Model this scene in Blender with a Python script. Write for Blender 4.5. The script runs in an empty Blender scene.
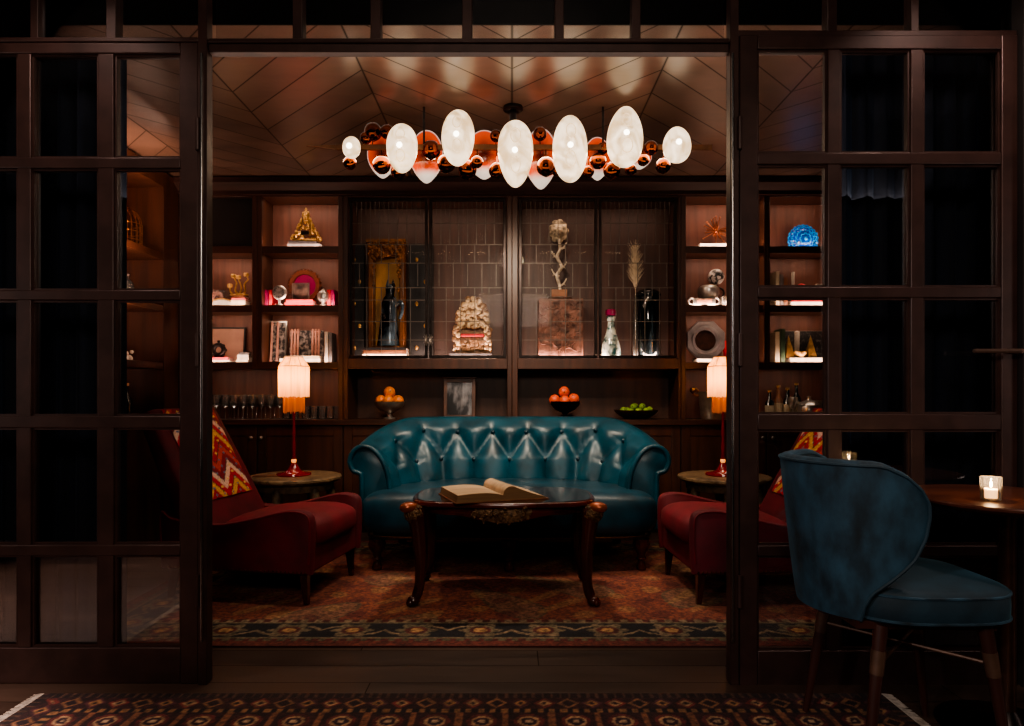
import bpy, math, random
from mathutils import Vector, Matrix
random.seed(11)
PI = math.pi
sc = bpy.context.scene
COL = sc.collection
# ------------------------------------------------------------------ camera numbers
F, H, E = 660.0, 394.0, 1.12          # focal length in px, horizon row, eye height
YD, YB = 2.549, 5.318                 # door plane, bookcase front plane
def at(px, py, D): return Vector(((px-512)*D/F, D, E-(py-H)*D/F))
def X(px, D=YB): return (px-512)*D/F
def Z(py, D=YB): return E-(py-H)*D/F

# ------------------------------------------------------------------ colour / materials
def lin(h):
    if not isinstance(h, str): return tuple(h)
    h = h.lstrip('#'); o = []
    for i in (0, 2, 4):
        c = int(h[i:i+2], 16)/255
        o.append(c/12.92 if c <= .04045 else ((c+.055)/1.055)**2.4)
    return tuple(o)
class NT:
    def __init__(s, name):
        s.m = bpy.data.materials.new(name); s.m.use_nodes = True
        s.t = s.m.node_tree; s.t.nodes.clear()
        s.out = s.n('ShaderNodeOutputMaterial')
    def n(s, typ, **kw):
        nd = s.t.nodes.new(typ)
        for k, v in kw.items(): setattr(nd, k, v)
        return nd
    def l(s, a, b): s.t.links.new(a, b)
    def put(s, sock, v):
        if hasattr(v, 'is_linked') or hasattr(v, 'links'): s.l(v, sock)
        else: sock.default_value = v
    def math(s, op, a, b=0.0, c=None):
        nd = s.n('ShaderNodeMath', operation=op)
        s.put(nd.inputs[0], a); s.put(nd.inputs[1], b)
        if c is not None: s.put(nd.inputs[2], c)
        return nd.outputs[0]
    def mix(s, f, a, b, mode='MIX'):
        nd = s.n('ShaderNodeMix', data_type='RGBA', blend_type=mode)
        s.put(nd.inputs[0], f)
        for i, v in ((6, a), (7, b)):
            if isinstance(v, (tuple, list)): v = (*v[:3], 1)
            s.put(nd.inputs[i], v)
        return nd.outputs[2]
    def coord(s, scale=(1, 1, 1), rot=(0, 0, 0), kind='Object'):
        tc = s.n('ShaderNodeTexCoord'); mp = s.n('ShaderNodeMapping')
        mp.inputs['Scale'].default_value = scale; mp.inputs['Rotation'].default_value = rot
        s.l(tc.outputs[kind], mp.inputs[0]); return mp.outputs[0]
    def noise(s, vec, scale, detail=4, dist=0.0, rough=.5):
        nd = s.n('ShaderNodeTexNoise'); s.l(vec, nd.inputs['Vector'])
        nd.inputs['Scale'].default_value = scale; nd.inputs['Detail'].default_value = detail
        nd.inputs['Distortion'].default_value = dist; nd.inputs['Roughness'].default_value = rough
        return nd.outputs[0]
    def ramp(s, v, lo, hi):
        nd = s.n('ShaderNodeMapRange'); s.l(v, nd.inputs[0])
        nd.inputs[1].default_value = lo; nd.inputs[2].default_value = hi
        return nd.outputs[0]
def setp(p, key, v):
    if key in p.inputs: p.inputs[key].default_value = v
def M(name, base, rough=.5, metal=0, var=.25, scale=8, stretch=(1, 1, 1), bump=0, bscale=None, sheen=0,
      sheen_tint=None, coat=0, emit=None, es=0, spec=.5, dist=0, base2=None, detail=4, lo=.35, hi=.65, attr=None, aniso=0):
    t = NT(name); p = t.n('ShaderNodeBsdfPrincipled'); t.l(p.outputs[0], t.out.inputs[0])
    b = lin(base); vec = t.coord(stretch)
    nz = t.noise(vec, scale, detail, dist)
    f = t.ramp(nz, lo, hi)
    if attr:
        a = t.n('ShaderNodeAttribute', attribute_name=attr).outputs[0]
        g = t.mix(f, (1-var,)*3, (1+var*.6,)*3)
        c = t.mix(1.0, a, g, 'MULTIPLY')
    else:
        c2 = lin(base2) if base2 else tuple(min(1, x*(1+var)) for x in b)
        c1 = b if base2 else tuple(x*(1-var) for x in b)
        c = t.mix(f, c1, c2)
    t.l(c, p.inputs['Base Color'])
    setp(p, 'Roughness', rough); setp(p, 'Metallic', metal); setp(p, 'Specular IOR Level', spec)
    if sheen:
        setp(p, 'Sheen Weight', sheen); setp(p, 'Sheen Roughness', .35)
        if sheen_tint: setp(p, 'Sheen Tint', (*lin(sheen_tint), 1))
    if coat: setp(p, 'Coat Weight', coat); setp(p, 'Coat Roughness', .15)
    if aniso: setp(p, 'Anisotropic', aniso)
    if bump:
        bn = t.n('ShaderNodeBump'); bn.inputs['Strength'].default_value = bump; bn.inputs['Distance'].default_value = .01
        hgt = t.noise(vec, bscale, 5) if bscale else nz
        t.l(hgt, bn.inputs['Height']); t.l(bn.outputs[0], p.inputs['Normal'])
    if es:
        ec = t.mix(f, tuple(x*(1-var) for x in lin(emit)), lin(emit))
        t.l(ec, p.inputs['Emission Color']); setp(p, 'Emission Strength', es)
    return t.m
def glass(name, tint=(1, 1, 1), boost=1.0, rough=.0, body=0, bodycol=(1, 1, 1)):
    """thin clear glass: lets light through, reflects by Fresnel"""
    t = NT(name); tr = t.n('ShaderNodeBsdfTransparent'); tr.inputs[0].default_value = (*tint, 1)
    gl = t.n('ShaderNodeBsdfGlossy'); gl.inputs['Roughness'].default_value = rough
    fr = t.n('ShaderNodeFresnel'); fr.inputs[0].default_value = 1.5
    nz = t.noise(t.coord(), 3.0); k = t.math('MULTIPLY', fr.outputs[0], t.math('MULTIPLY_ADD', nz, .2*boost, .9*boost))
    k = t.math('MINIMUM', k, 1.0)
    mx = t.n('ShaderNodeMixShader'); t.l(k, mx.inputs[0]); t.l(tr.outputs[0], mx.inputs[1]); t.l(gl.outputs[0], mx.inputs[2])
    last = mx.outputs[0]
    if body:
        df = t.n('ShaderNodeBsdfDiffuse'); df.inputs[0].default_value = (*bodycol, 1)
        m2 = t.n('ShaderNodeMixShader'); m2.inputs[0].default_value = body
        t.l(last, m2.inputs[1]); t.l(df.outputs[0], m2.inputs[2]); last = m2.outputs[0]
    t.l(last, t.out.inputs[0]); return t.m
def shade_mat(name, col, es, ridge=60):
    """thread fringe: translucent cloth that also glows a little from the bulb inside"""
    t = NT(name); c = lin(col)
    nz = t.noise(t.coord((1, 1, .05)), ridge, 3); f = t.ramp(nz, .3, .7)
    cc = t.mix(f, tuple(x*.6 for x in c), c)
    tl = t.n('ShaderNodeBsdfTranslucent'); df = t.n('ShaderNodeBsdfDiffuse'); em = t.n('ShaderNodeEmission')
    for q in (tl, df, em): t.l(cc, q.inputs[0])
    em.inputs[1].default_value = es
    m1 = t.n('ShaderNodeMixShader'); m1.inputs[0].default_value = .3
    t.l(tl.outputs[0], m1.inputs[1]); t.l(df.outputs[0], m1.inputs[2])
    ad = t.n('ShaderNodeAddShader'); t.l(m1.outputs[0], ad.inputs[0]); t.l(em.outputs[0], ad.inputs[1])
    t.l(ad.outputs[0], t.out.inputs[0]); return t.m
def wood(name, c1, c2, rough=.4, axis='z', scale=6, coat=0, spec=.5):
    st = {'x': (.08, 1, 1), 'y': (1, .08, 1), 'z': (1, 1, .08)}[axis]
    return M(name, c1, rough, base2=c2, scale=scale*3, stretch=st, bump=.06, dist=.6, coat=coat, lo=.3, hi=.7, detail=6, spec=spec)

# ------------------------------------------------------------------ mesh builder
class MB:
    def __init__(s): s.v = []; s.f = []; s.c = None
    def add(s, vs, fs):
        o = len(s.v); s.v += [tuple(p) for p in vs]; s.f += [tuple(i+o for i in q) for q in fs]; return s
    def box(s, x0, x1, y0, y1, z0, z1):
        if x1 < x0: x0, x1 = x1, x0
        return s.add([(x0,y0,z0),(x1,y0,z0),(x1,y1,z0),(x0,y1,z0),(x0,y0,z1),(x1,y0,z1),(x1,y1,z1),(x0,y1,z1)],
              [(0,3,2,1),(4,5,6,7),(0,1,5,4),(1,2,6,5),(2,3,7,6),(3,0,4,7)])
    def grid(s, P, cu=False, cv=False):
        nu, nv = len(P), len(P[0]); vs = [p for r in P for p in r]; fs = []
        for i in range(nu if cu else nu-1):
            for j in range(nv if cv else nv-1):
                a, b = i, (i+1) % nu; c, d = j, (j+1) % nv
                fs.append((a*nv+c, b*nv+c, b*nv+d, a*nv+d))
        return s.add(vs, fs)
    def lathe(s, prof, n=24, c=(0, 0, 0), ripple=0, nr=0, caps=True):
        P = []
        for k in range(n):
            a = 2*PI*k/n; q = 1+ripple*(math.cos(nr*a) if nr else (k % 2))
            P.append([(c[0]+r*q*math.cos(a), c[1]+r*q*math.sin(a), c[2]+z) for r, z in prof])
        s.grid(P, cu=True)
        if caps:
            o = len(s.v)-n*len(prof); m = len(prof)
            if prof[0][0] > 1e-4: s.f.append(tuple(o+k*m for k in range(n-1, -1, -1)))
            if prof[-1][0] > 1e-4: s.f.append(tuple(o+k*m+m-1 for k in range(n)))
        return s
    def tube(s, pts, r, n=8, closed=False, flat=1.0):
        pts = [Vector(p) for p in pts]; N = len(pts); R = r if isinstance(r, (list, tuple)) else [r]*N
        P = []; up = None
        for i, p in enumerate(pts):
            a = pts[(i-1) % N] if (closed or i > 0) else p; b = pts[(i+1) % N] if (closed or i < N-1) else p
            d = (b-a).normalized() if (b-a).length > 1e-9 else Vector((0, 0, 1))
            if up is None:
                up = Vector((0, 0, 1)) if abs(d.z) < .9 else Vector((1, 0, 0))
            u = (up-d*up.dot(d)); u = u.normalized() if u.length > 1e-6 else d.orthogonal().normalized()
            w = d.cross(u); up = u
            P.append([tuple(p+(u*math.cos(2*PI*k/n)*flat+w*math.sin(2*PI*k/n))*R[i]) for k in range(n)])
        o = len(s.v); s.grid(P, cu=closed, cv=True)
        if not closed:
            s.f.append(tuple(o+k for k in range(n-1, -1, -1))); s.f.append(tuple(o+(N-1)*n+k for k in range(n)))
        return s
    def cyl(s, a, b, r0, r1=None, n=12): return s.tube([a, b], [r0, r0 if r1 is None else r1], n)
    def ell(s, c, r, nu=16, nv=10, mat=None, fn=None):
        if not isinstance(r, (tuple, list)): r = (r, r, r)
        P = []
        for i in range(nu):
            a = 2*PI*i/nu; row = []
            for j in range(nv+1):
                b = -PI/2+PI*j/nv
                q = Vector((r[0]*math.cos(b)*math.cos(a), r[1]*math.cos(b)*math.sin(a), r[2]*math.sin(b)))
                if fn: q = fn(q, a, b)
                if mat: q = mat @ q
                row.append((c[0]+q.x, c[1]+q.y, c[2]+q.z))
            P.append(row)
        return s.grid(P, cu=True)
    def prism(s, poly, a0, a1, plane='xz', top=None):
        """polygon extruded: plane 'xz' along y, 'xy' along z, 'yz' along x"""
        def mk(p, a): return {'xz': (p[0], a, p[1]), 'xy': (p[0], p[1], a), 'yz': (a, p[0], p[1])}[plane]
        n = len(poly); vs = [mk(p, a0) for p in poly]+[mk(p, a1) for p in (top or poly)]
        fs = [tuple(range(n-1, -1, -1)), tuple(range(n, 2*n))]+[(i, (i+1) % n, n+(i+1) % n, n+i) for i in range(n)]
        return s.add(vs, fs)
    def xf(s, m):
        s.v = [tuple(m @ Vector(p)) for p in s.v]; return s
    def join(s, o, m=None):
        return s.add([tuple(m @ Vector(p)) for p in o.v] if m else o.v, o.f)
    def mesh(s, name, mat, smooth=True, ang=40):
        me = bpy.data.meshes.new(name); me.from_pydata(s.v, [], s.f)
        import bmesh
        bm = bmesh.new(); bm.from_mesh(me)
        if s.c is None: bmesh.ops.remove_doubles(bm, verts=bm.verts, dist=1e-6)
        bmesh.ops.recalc_face_normals(bm, faces=bm.faces); bm.to_mesh(me); bm.free()
        if s.c is not None:
            at_ = me.color_attributes.new('Col', 'FLOAT_COLOR', 'POINT')
            at_.data.foreach_set('color', [q for c in s.c for q in (*c[:3], 1)])
        if smooth:
            me.polygons.foreach_set('use_smooth', [True]*len(me.polygons))
            me.set_sharp_from_angle(angle=math.radians(ang))
        me.materials.append(mat); return me
    def build(s, name, mat, parent=None, loc=None, rot=None, bevel=0, smooth=True, ang=40, label=None, sub=0):
        o = bpy.data.objects.new(name, s.mesh(name, mat, smooth, ang)); COL.objects.link(o)
        if parent is not None: o.parent = parent
        if loc is not None: o.location = loc
        if rot is not None: o.rotation_euler = rot
        if bevel:
            b = o.modifiers.new('bevel', 'BEVEL'); b.width = bevel; b.segments = 2; b.limit_method = 'ANGLE'; b.angle_limit = math.radians(40)
        if sub:
            q = o.modifiers.new('sub', 'SUBSURF'); q.levels = sub; q.render_levels = sub
        if label: o['label'] = label
        return o
def tag(o, label, cat, group=None, kind=None):
    n = len(label.split()); assert 4 <= n <= 16, (n, label)
    o['label'] = label; o['category'] = cat
    if group: o['group'] = group
    if kind: o['kind'] = kind
    return o
def thing(name, label, cat, loc=(0, 0, 0), rotz=0, group=None):
    o = bpy.data.objects.new(name, None); COL.objects.link(o); o.empty_display_size = .05
    o.location = loc; o.rotation_euler = (0, 0, rotz); return tag(o, label, cat, group)
def solo(name, mb, mat, label, cat, loc=(0, 0, 0), rot=None, group=None, **kw):
    return tag(mb.build(name, mat, None, loc, rot, **kw), label, cat, group)
def struct(name, mb, mat, parent=None, **kw):
    o = mb.build(name, mat, parent, **kw)
    if parent is None: o['kind'] = 'structure'
    return o
def sempty(name, loc=(0, 0, 0)):
    o = bpy.data.objects.new(name, None); COL.objects.link(o); o.location = loc; o['kind'] = 'structure'; return o
def dup(root, loc, rotz, label, group=None, cat=None):
    r = root.copy(); COL.objects.link(r); r.location = loc; r.rotation_euler = (0, 0, rotz)
    tag(r, label, cat or root['category'], group or root.get('group'))
    for ch in list(root.children):
        c = ch.copy(); COL.objects.link(c); c.parent = r
        for g in list(ch.children):
            d = g.copy(); COL.objects.link(d); d.parent = c
    return r
ORD = 'first second third fourth fifth sixth seventh eighth ninth tenth eleventh twelfth thirteenth fourteenth fifteenth sixteenth'.split()
def area(name, loc, direction, sx, sy, power, col=(1, .8, .6)):
    L = bpy.data.lights.new(name, 'AREA'); L.shape = 'RECTANGLE'; L.size = sx; L.size_y = sy; L.energy = power; L.color = col
    o = bpy.data.objects.new(name, L); COL.objects.link(o); o.location = loc
    o.rotation_euler = Vector(direction).to_track_quat('-Z', 'Y').to_euler(); return o
def spot(name, loc, target, power, size=60, blend=.6, col=(1, .8, .6), r=.04):
    L = bpy.data.lights.new(name, 'SPOT'); L.energy = power; L.spot_size = math.radians(size); L.spot_blend = blend
    L.color = col; L.shadow_soft_size = r
    o = bpy.data.objects.new(name, L); COL.objects.link(o); o.location = loc
    o.rotation_euler = (Vector(target)-Vector(loc)).to_track_quat('-Z', 'Y').to_euler(); return o
def point(name, loc, power, col=(1, .7, .4), r=.03):
    L = bpy.data.lights.new(name, 'POINT'); L.energy = power; L.color = col; L.shadow_soft_size = r
    o = bpy.data.objects.new(name, L); COL.objects.link(o); o.location = loc; return o

# ------------------------------------------------------------------ materials
m_walnut = wood('walnut_cabinet', '#2e1a11', '#4a2a1b', .42, 'z', 5)
m_walnut_h = wood('walnut_horizontal', '#2e1a11', '#4a2a1b', .4, 'x', 5)
m_walnut_d = wood('walnut_dark', '#22130d', '#38201a', .45, 'z', 5)
m_back = wood('walnut_back_panel', '#553329', '#74493a', .5, 'z', 6)
m_bronze = M('bronze_steel', '#3a2723', .42, .3, .2, 12, bump=.02)
m_black = M('black_lacquer', '#0b090a', .5, 0, .2, 6)
m_steel = M('polished_steel', '#8d8a88', .22, 1, .1, 10)
m_wall = M('dark_plaster', '#1a1211', .8, 0, .2, 3, bump=.05)
m_glass = glass('window_glass', (.96, .96, .96), 1.9)
m_cabglass = glass('cabinet_glass', (.96, .96, .96), .05)
m_clear = glass('clear_glassware', (.93, .93, .93), 2.0, .03, .035, (.8, .78, .75))
m_brass = M('brass', '#a9743a', .28, 1, .25, 20)
m_gold = M('gold_leaf', '#b08a52', .38, .6, .35, 30, bump=.2)
m_silver = M('silver', '#b9b2aa', .28, .85, .2, 20)
m_darkmetal = M('dark_metal', '#2a2524', .35, .9, .3, 20)
m_white = M('white_paper', '#b3a99c', .7, 0, .08, 30)
m_cream = M('cream_cloth', '#a8987f', .7, 0, .15, 20)
m_red = M('red_cloth', '#b3202c', .6, 0, .2, 20)
m_magenta = M('magenta_enamel', '#8e1f4e', .35, 0, .2, 20)
m_grey = M('grey_board', '#5d5654', .6, 0, .3, 14)
m_green = M('green_cloth', '#2c3f28', .6, 0, .3, 14)
m_blackbook = M('black_cloth', '#1d191a', .6, 0, .3, 20)
m_brownbook = M('brown_leather', '#6a4128', .5, 0, .3, 20)
LSHELF = 5.0
# ================================================================== SETTING
ZC = 2.85                                # ceiling height
XL, XR = -3.02, 2.9
def plank_mat(name, c1, c2, rough, width, length, chevron=False, spec=.5, seam_w=.004):
    t = NT(name); p = t.n('ShaderNodeBsdfPrincipled'); t.l(p.outputs[0], t.out.inputs[0])
    tc = t.n('ShaderNodeTexCoord'); sp = t.n('ShaderNodeSeparateXYZ'); t.l(tc.outputs['Object'], sp.inputs[0])
    x, y = sp.outputs[0], sp.outputs[1]
    if chevron:                          # V-shaped boards, spine lines run away from the lens
        tri = t.math('PINGPONG', t.math('ADD', x, 16.0), .8)
        u = t.math('DIVIDE', t.math('ADD', y, tri), width)
        col = t.math('FLOOR', t.math('DIVIDE', x, .8))
        seam2 = t.math('MINIMUM', tri, t.math('SUBTRACT', .8, tri))
        along = x
    else:
        u = t.math('DIVIDE', y, width)
        row0 = t.math('FLOOR', u)
        w = t.math('DIVIDE', t.math('ADD', x, t.math('MULTIPLY', row0, .77)), length)
        col = t.math('FLOOR', w)
        fw = t.math('FRACT', w)
        seam2 = t.math('MULTIPLY', t.math('MINIMUM', fw, t.math('SUBTRACT', 1.0, fw)), length)
        along = x
    row = t.math('FLOOR', u); fu = t.math('FRACT', u)
    seam = t.math('MULTIPLY', t.math('MINIMUM', fu, t.math('SUBTRACT', 1.0, fu)), width)
    s = t.math('MINIMUM', seam, seam2)
    line = t.math('SUBTRACT', 1.0, t.math('MINIMUM', t.math('DIVIDE', s, seam_w), 1.0))
    cmb = t.n('ShaderNodeCombineXYZ'); t.l(row, cmb.inputs[0]); t.l(col, cmb.inputs[1])
    wn = t.n('ShaderNodeTexWhiteNoise'); t.l(cmb.outputs[0], wn.inputs[0])
    vec = t.coord((.12, 1, 1) if not chevron else (.5, 1.4, 1))
    g = t.noise(vec, 9 if chevron else 14, 3 if chevron else 6, .5)
    f = t.math('ADD', t.math('MULTIPLY', g, .7), t.math('MULTIPLY', wn.outputs['Value'], .35))
    c = t.mix(t.ramp(f, .25, .85), lin(c1), lin(c2))
    c = t.mix(t.math('MULTIPLY', line, .95), c, (.004, .003, .002))
    if chevron: setp(p, 'IOR', 2.1)
    t.l(c, p.inputs['Base Color']); t.l(t.math('MULTIPLY', t.math('SUBTRACT', 1.0, line), spec), p.inputs['Specular IOR Level'])
    r = t.math('MULTIPLY_ADD', g, .05 if chevron else .14, rough-(.025 if chevron else .07)); t.l(r, p.inputs['Roughness'])
    bn = t.n('ShaderNodeBump'); bn.inputs['Strength'].default_value = .03 if chevron else .12; bn.inputs['Distance'].default_value = .004
    t.l(t.math('SUBTRACT', t.math('MULTIPLY', t.noise(t.coord((.6, .6, .6)), 1.2, 1), 2.0) if chevron else g, line), bn.inputs['Height']); t.l(bn.outputs[0], p.inputs['Normal'])
    return t.m
m_ceil = plank_mat('chevron_wood_ceiling', '#46342b', '#6e5446', .29, .27, 2, True, .6, .010)
m_floor = plank_mat('dark_plank_floor', '#2c1f19', '#4c3a30', .42, .16, 2.2)
m_ceil2 = M('dark_front_ceiling', '#0d0909', .6, 0, .2, 4)

struct('floor', MB().box(-4.5, 4.5, -3.2, YB+.5, -.06, 0), m_floor)
struct('ceiling', MB().box(XL-.1, XR+.1, 2.62, YB+.5, ZC, ZC+.06), m_ceil)
struct('wall_back', MB().box(XL-.1, XR+.1, YB+.42, YB+.5, 0, ZC), m_wall)
struct('wall_left', MB().box(XL-.1, XL-.04, 2.62, YB+.42, 0, ZC), m_wall)
struct('wall_right', MB().box(XR, XR+.1, 2.62, YB+.42, 0, ZC), m_wall)
struct('ceiling_front', MB().box(-4.5, 4.5, -3.2, 2.44, 2.95, 3.0), m_ceil2)
struct('wall_front_left', MB().box(-4.5, -4.4, -3.2, 2.5, 0, 2.95), m_wall)
struct('wall_front_right', MB().box(4.4, 4.5, -3.2, 2.5, 0, 2.95), m_wall)
struct('wall_front_back', MB().box(-4.5, 4.5, -3.3, -3.2, 0, 2.95), m_wall)
# wall pieces beside the glazed screen
struct('wall_screen_left', MB().box(-4.5, X(-90, YD), YD-.03, YD+.07, 0, 2.95), m_wall)
struct('wall_screen_right', MB().box(X(1017, YD), 4.5, YD-.03, YD+.07, 0, 2.95), m_wall)
# dropped header just inside the screen
struct('trim_header', MB().box(XL-.04, XR, 2.68, 2.69, E+(H-24)*2.68/F, ZC), M('header_black', '#050404', .8, 0, .2, 6, spec=.1))
m_cornice = wood('walnut_cornice', '#22130d', '#38201a', .6, 'x', 5, spec=.25)
struct('trim_cornice', MB().prism([(YB-.03, 2.72), (YB-.03, 2.75), (YB-.09, 2.80), (YB-.09, 2.84), (YB+.40, 2.84), (YB+.40, 2.72)], X(178), X(846), 'yz'), m_cornice)
struct('baseboard_back', MB().box(X(178), X(846), YB+.02, YB+.04, 0, .06), m_black)

# ---- steel screen: transom, jambs
def yz(py): return Z(py, YD)
def xx(px): return X(px, YD)
zt = 2.93
tr = sempty('window_1')
fr = MB()
fr.box(xx(-90), xx(198), YD+.0, YD+.06, yz(41.5), yz(37))
fr.box(xx(738), xx(1017), YD+.0, YD+.06, yz(36), yz(30))
fr.box(xx(208.5), xx(729), YD+.0, YD+.04, yz(52), yz(38))
for a, b in ((-57, -49), (29, 37), (105, 115)): fr.box(xx(a), xx(b), YD+.005, YD+.055, yz(37)-.001, zt)
for a, b in ((292, 302), (370, 380), (462, 472), (555, 564), (632, 641)): fr.box(xx(a), xx(b), YD+.005, YD+.055, yz(38)-.001, zt)
for a, b in ((828, 838), (912, 920)): fr.box(xx(a), xx(b), YD+.005, YD+.055, yz(30)-.001, zt)
fr.box(xx(-90), xx(1017), YD, YD+.06, zt, zt+.02)
fr.box(xx(208.5), xx(729), YD-.012, YD, yz(44), yz(42.5))
struct('transom_frame', fr, m_bronze, tr, bevel=.003)
struct('transom_glass', MB().box(xx(-90), xx(198), YD+.028, YD+.032, yz(37), zt).box(xx(213), xx(726), YD+.028, YD+.032, yz(38), zt).box(xx(740), xx(1017), YD+.028, YD+.032, yz(30), zt), m_glass, tr)
struct('trim_1', MB().box(xx(199), xx(208), YD-.01, YD+.04, 0, 2.93), m_bronze, bevel=.002)
struct('trim_2', MB().box(xx(729.5), xx(738), YD-.01, YD+.04, 0, 2.93), m_bronze, bevel=.002)
struct('trim_3', MB().cyl((xx(204), YD-.02, yz(640)), (xx(204), YD-.02, yz(56)), .0055), m_steel)
struct('trim_4', MB().cyl((xx(731), YD-.02, yz(640)), (xx(731), YD-.02, yz(56)), .0055), m_steel)

m_handle = M('bronze_handle', '#6b564c', .35, .6, .1, 10)
# ---- the two glazed doors
def door(name, stile_l, stile_r, muntins, rows, top, bottom, y0, handle, hinge_px):
    """stiles and muntins as px pairs on the door plane; rows = horizontal bars as px pairs"""
    d = sempty(name)
    f = MB(); za, zb = yz(bottom), yz(top); e = .0006
    for a, b in (stile_l, stile_r): f.box(xx(a), xx(b), y0, y0+.055, za, zb)
    X0, X1 = xx(stile_l[1]), xx(stile_r[0])
    for a, b in rows: f.box(X0, X1, y0+.002, y0+.053, yz(b), yz(a))
    zlo, zhi = yz(rows[-1][0]), yz(rows[0][1])
    for a, b in muntins: f.box(xx(a), xx(b), y0+.004, y0+.051, zlo-e, zhi+e)
    struct('door_frame', f, m_bronze, d, bevel=.004)
    # glazing beads round every pane
    bd = MB(); xs = [stile_l[1]]+[q for ab in muntins for q in ab]+[stile_r[0]]
    for i in range(0, len(xs), 2):
        xa, xb = xx(xs[i]), xx(xs[i+1])
        for k in range(len(rows)-1):
            z1, z0 = yz(rows[k][1]), yz(rows[k+1][0]); w = .008
            bd.box(xa, xa+w, y0+.012, y0+.024, z0, z1).box(xb-w, xb, y0+.012, y0+.024, z0, z1)
            bd.box(xa+w, xb-w, y0+.012, y0+.024, z0, z0+w).box(xa+w, xb-w, y0+.012, y0+.024, z1-w, z1)
    struct('glazing_bead', bd, m_bronze, d)
    struct('glass_pane', MB().box(X0, X1, y0+.026, y0+.030, zlo, zhi), m_glass, d)
    for hz in (135, 350, 590):
        for hp in hinge_px:
            struct('hinge', MB().cyl((xx(hp), y0-.01, yz(hz+16)), (xx(hp), y0-.01, yz(hz-16)), .009), m_bronze, d)
    if handle:
        z = yz(352); hx = xx(1009)
        struct('door_handle', MB().cyl((hx, y0, z), (hx, y0-.055, z), .009).tube([(hx, y0-.05, z), (hx-.03, y0-.055, z), (xx(962), y0-.055, z)], [.009, .009, .008]).lathe([(.02, 0), (.02, .006)], 16, (hx, y0, z-.003)), m_handle, d)
rowsL = [(42, 53), (157, 168), (290, 300), (416, 428), (545, 556), (648, 684)]
rowsR = [(36, 50), (153, 165), (287, 298), (414, 430), (545, 556), (650, 686)]
door('door_1', (-82, -64), (180, 198), [(-6+22, 30), (97, 113)], rowsL, 42, 684, YD, False, (199,))
door('door_2', (739, 757), (1000, 1016), [(827, 840), (910, 923)], rowsR, 36, 686, YD-.01, True, (738,))

# ================================================================== CURTAINS
m_curtain = M('navy_velvet_drape', '#1a2233', .8, 0, .35, 4, (8, 8, .3), sheen=.4, sheen_tint='#2a4d74')
def curtain(name, x0, x1, y, z0, z1, label, folds):
    P = []; n = folds*10
    for i in range(n+1):
        u = i/n; x = x0+(x1-x0)*u
        P.append([(x+.012*math.sin(u*folds*4*PI), y+.045*math.sin(u*folds*2*PI)*(0.6+.4*(1-k/6))+.012*math.sin(u*folds*5.3), z0+(z1-z0)*k/6) for k in range(7)])
    m = MB().grid(P); Q = [[(p[0], p[1]+.006, p[2]) for p in r] for r in P]; m.grid(Q)
    return solo(name, m, m_curtain, label, 'curtain', ang=80)
curtain('curtain', -3.0, X(126, 2.87), 2.87, .004, 2.62, 'dark navy floor-length curtain hanging behind the left glazed door', 16)
curtain('curtain', X(827, 2.87), 2.85, 2.87, .004, 2.62, 'dark navy floor-length curtain hanging behind the right glazed door', 16)

# ================================================================== BOOKCASES
SH = 1.0
NB = YB+.32                              # niche back
def zf(py): return Z(py)
Z1, Z1t = zf(246), 2.71                  # first row: shelf top, niche ceiling
Z2, Z2t = zf(305), zf(253)
Z3, Z3t = zf(362), zf(312)
ZK, ZKt = zf(419.5), zf(369)             # counter top, counter niche ceiling
ZG, ZGt = zf(358), zf(198)               # glazed cabinets
strips = []
def unit(label, o0, o1, n0, n1, open_side, dark_top=False):
    """open bookcase: px of its outer edges and of the niche edges"""
    X0, X1, a, b = X(o0)+.001, X(o1)-.001, X(n0), X(n1); cx = (X0+X1)/2
    t = thing('bookcase', label, 'bookcase', (cx, YB, ZK))
    z = lambda q: q-ZK
    zo = z(ZKt)
    m = MB(); m.box(X0-cx, a-cx, 0, .235, zo if open_side == 'l' else 0, z(2.72)); m.box(b-cx, X1-cx, 0, .235, zo if open_side == 'r' else 0, z(2.72)); m.box(a-cx, b-cx, 0, .235, z(Z1t), z(2.72))
    m.build('carcass', m_walnut, t, bevel=.003)
    MB().box(X0-cx, X1-cx, .235, .25, z(ZKt), z(2.72)).box(X0-cx, X1-cx, .32, .335, 0, z(ZKt)).box(*((X0-cx, a-cx) if open_side == 'r' else (b-cx, X1-cx)), .235, .32, 0, z(ZKt)).build('back_panel', m_back, t)
    for lo, hi in ((Z1, Z2t), (Z2, Z3t), (Z3, ZKt)):
        q = hi, lo
        MB().box(a-cx, b-cx, .006, .235 if hi != ZKt else .32, z(hi), z(lo)).build('shelf', m_walnut_h, t, bevel=.002)
    if dark_top: MB().box(a-cx, b-cx, .05, .06, z(Z1), z(Z1t)).build('screen', m_black, t, label='flat black panel filling the top compartment')
    for i, (zb, zt_) in enumerate(((Z1, Z1t), (Z2, Z2t), (Z3, Z3t))):
        if i == 0 and dark_top: continue
        strips.append((a, b, zb, zt_))
    return t
unit('walnut bookcase at the far left with black panel in its top compartment', 178, 257, 186, 252, 'r', True)
unit('walnut bookcase behind the left table lamp, gilt ornament on its top shelf', 257, 343, 262, 338, 'l')
unit('walnut bookcase behind the right table lamp, starburst on its top shelf', 681, 767, 686, 764, 'r')
unit('walnut bookcase at the far right with bright blue disc on its top shelf', 767, 846, 770, 838, 'l')

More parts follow.
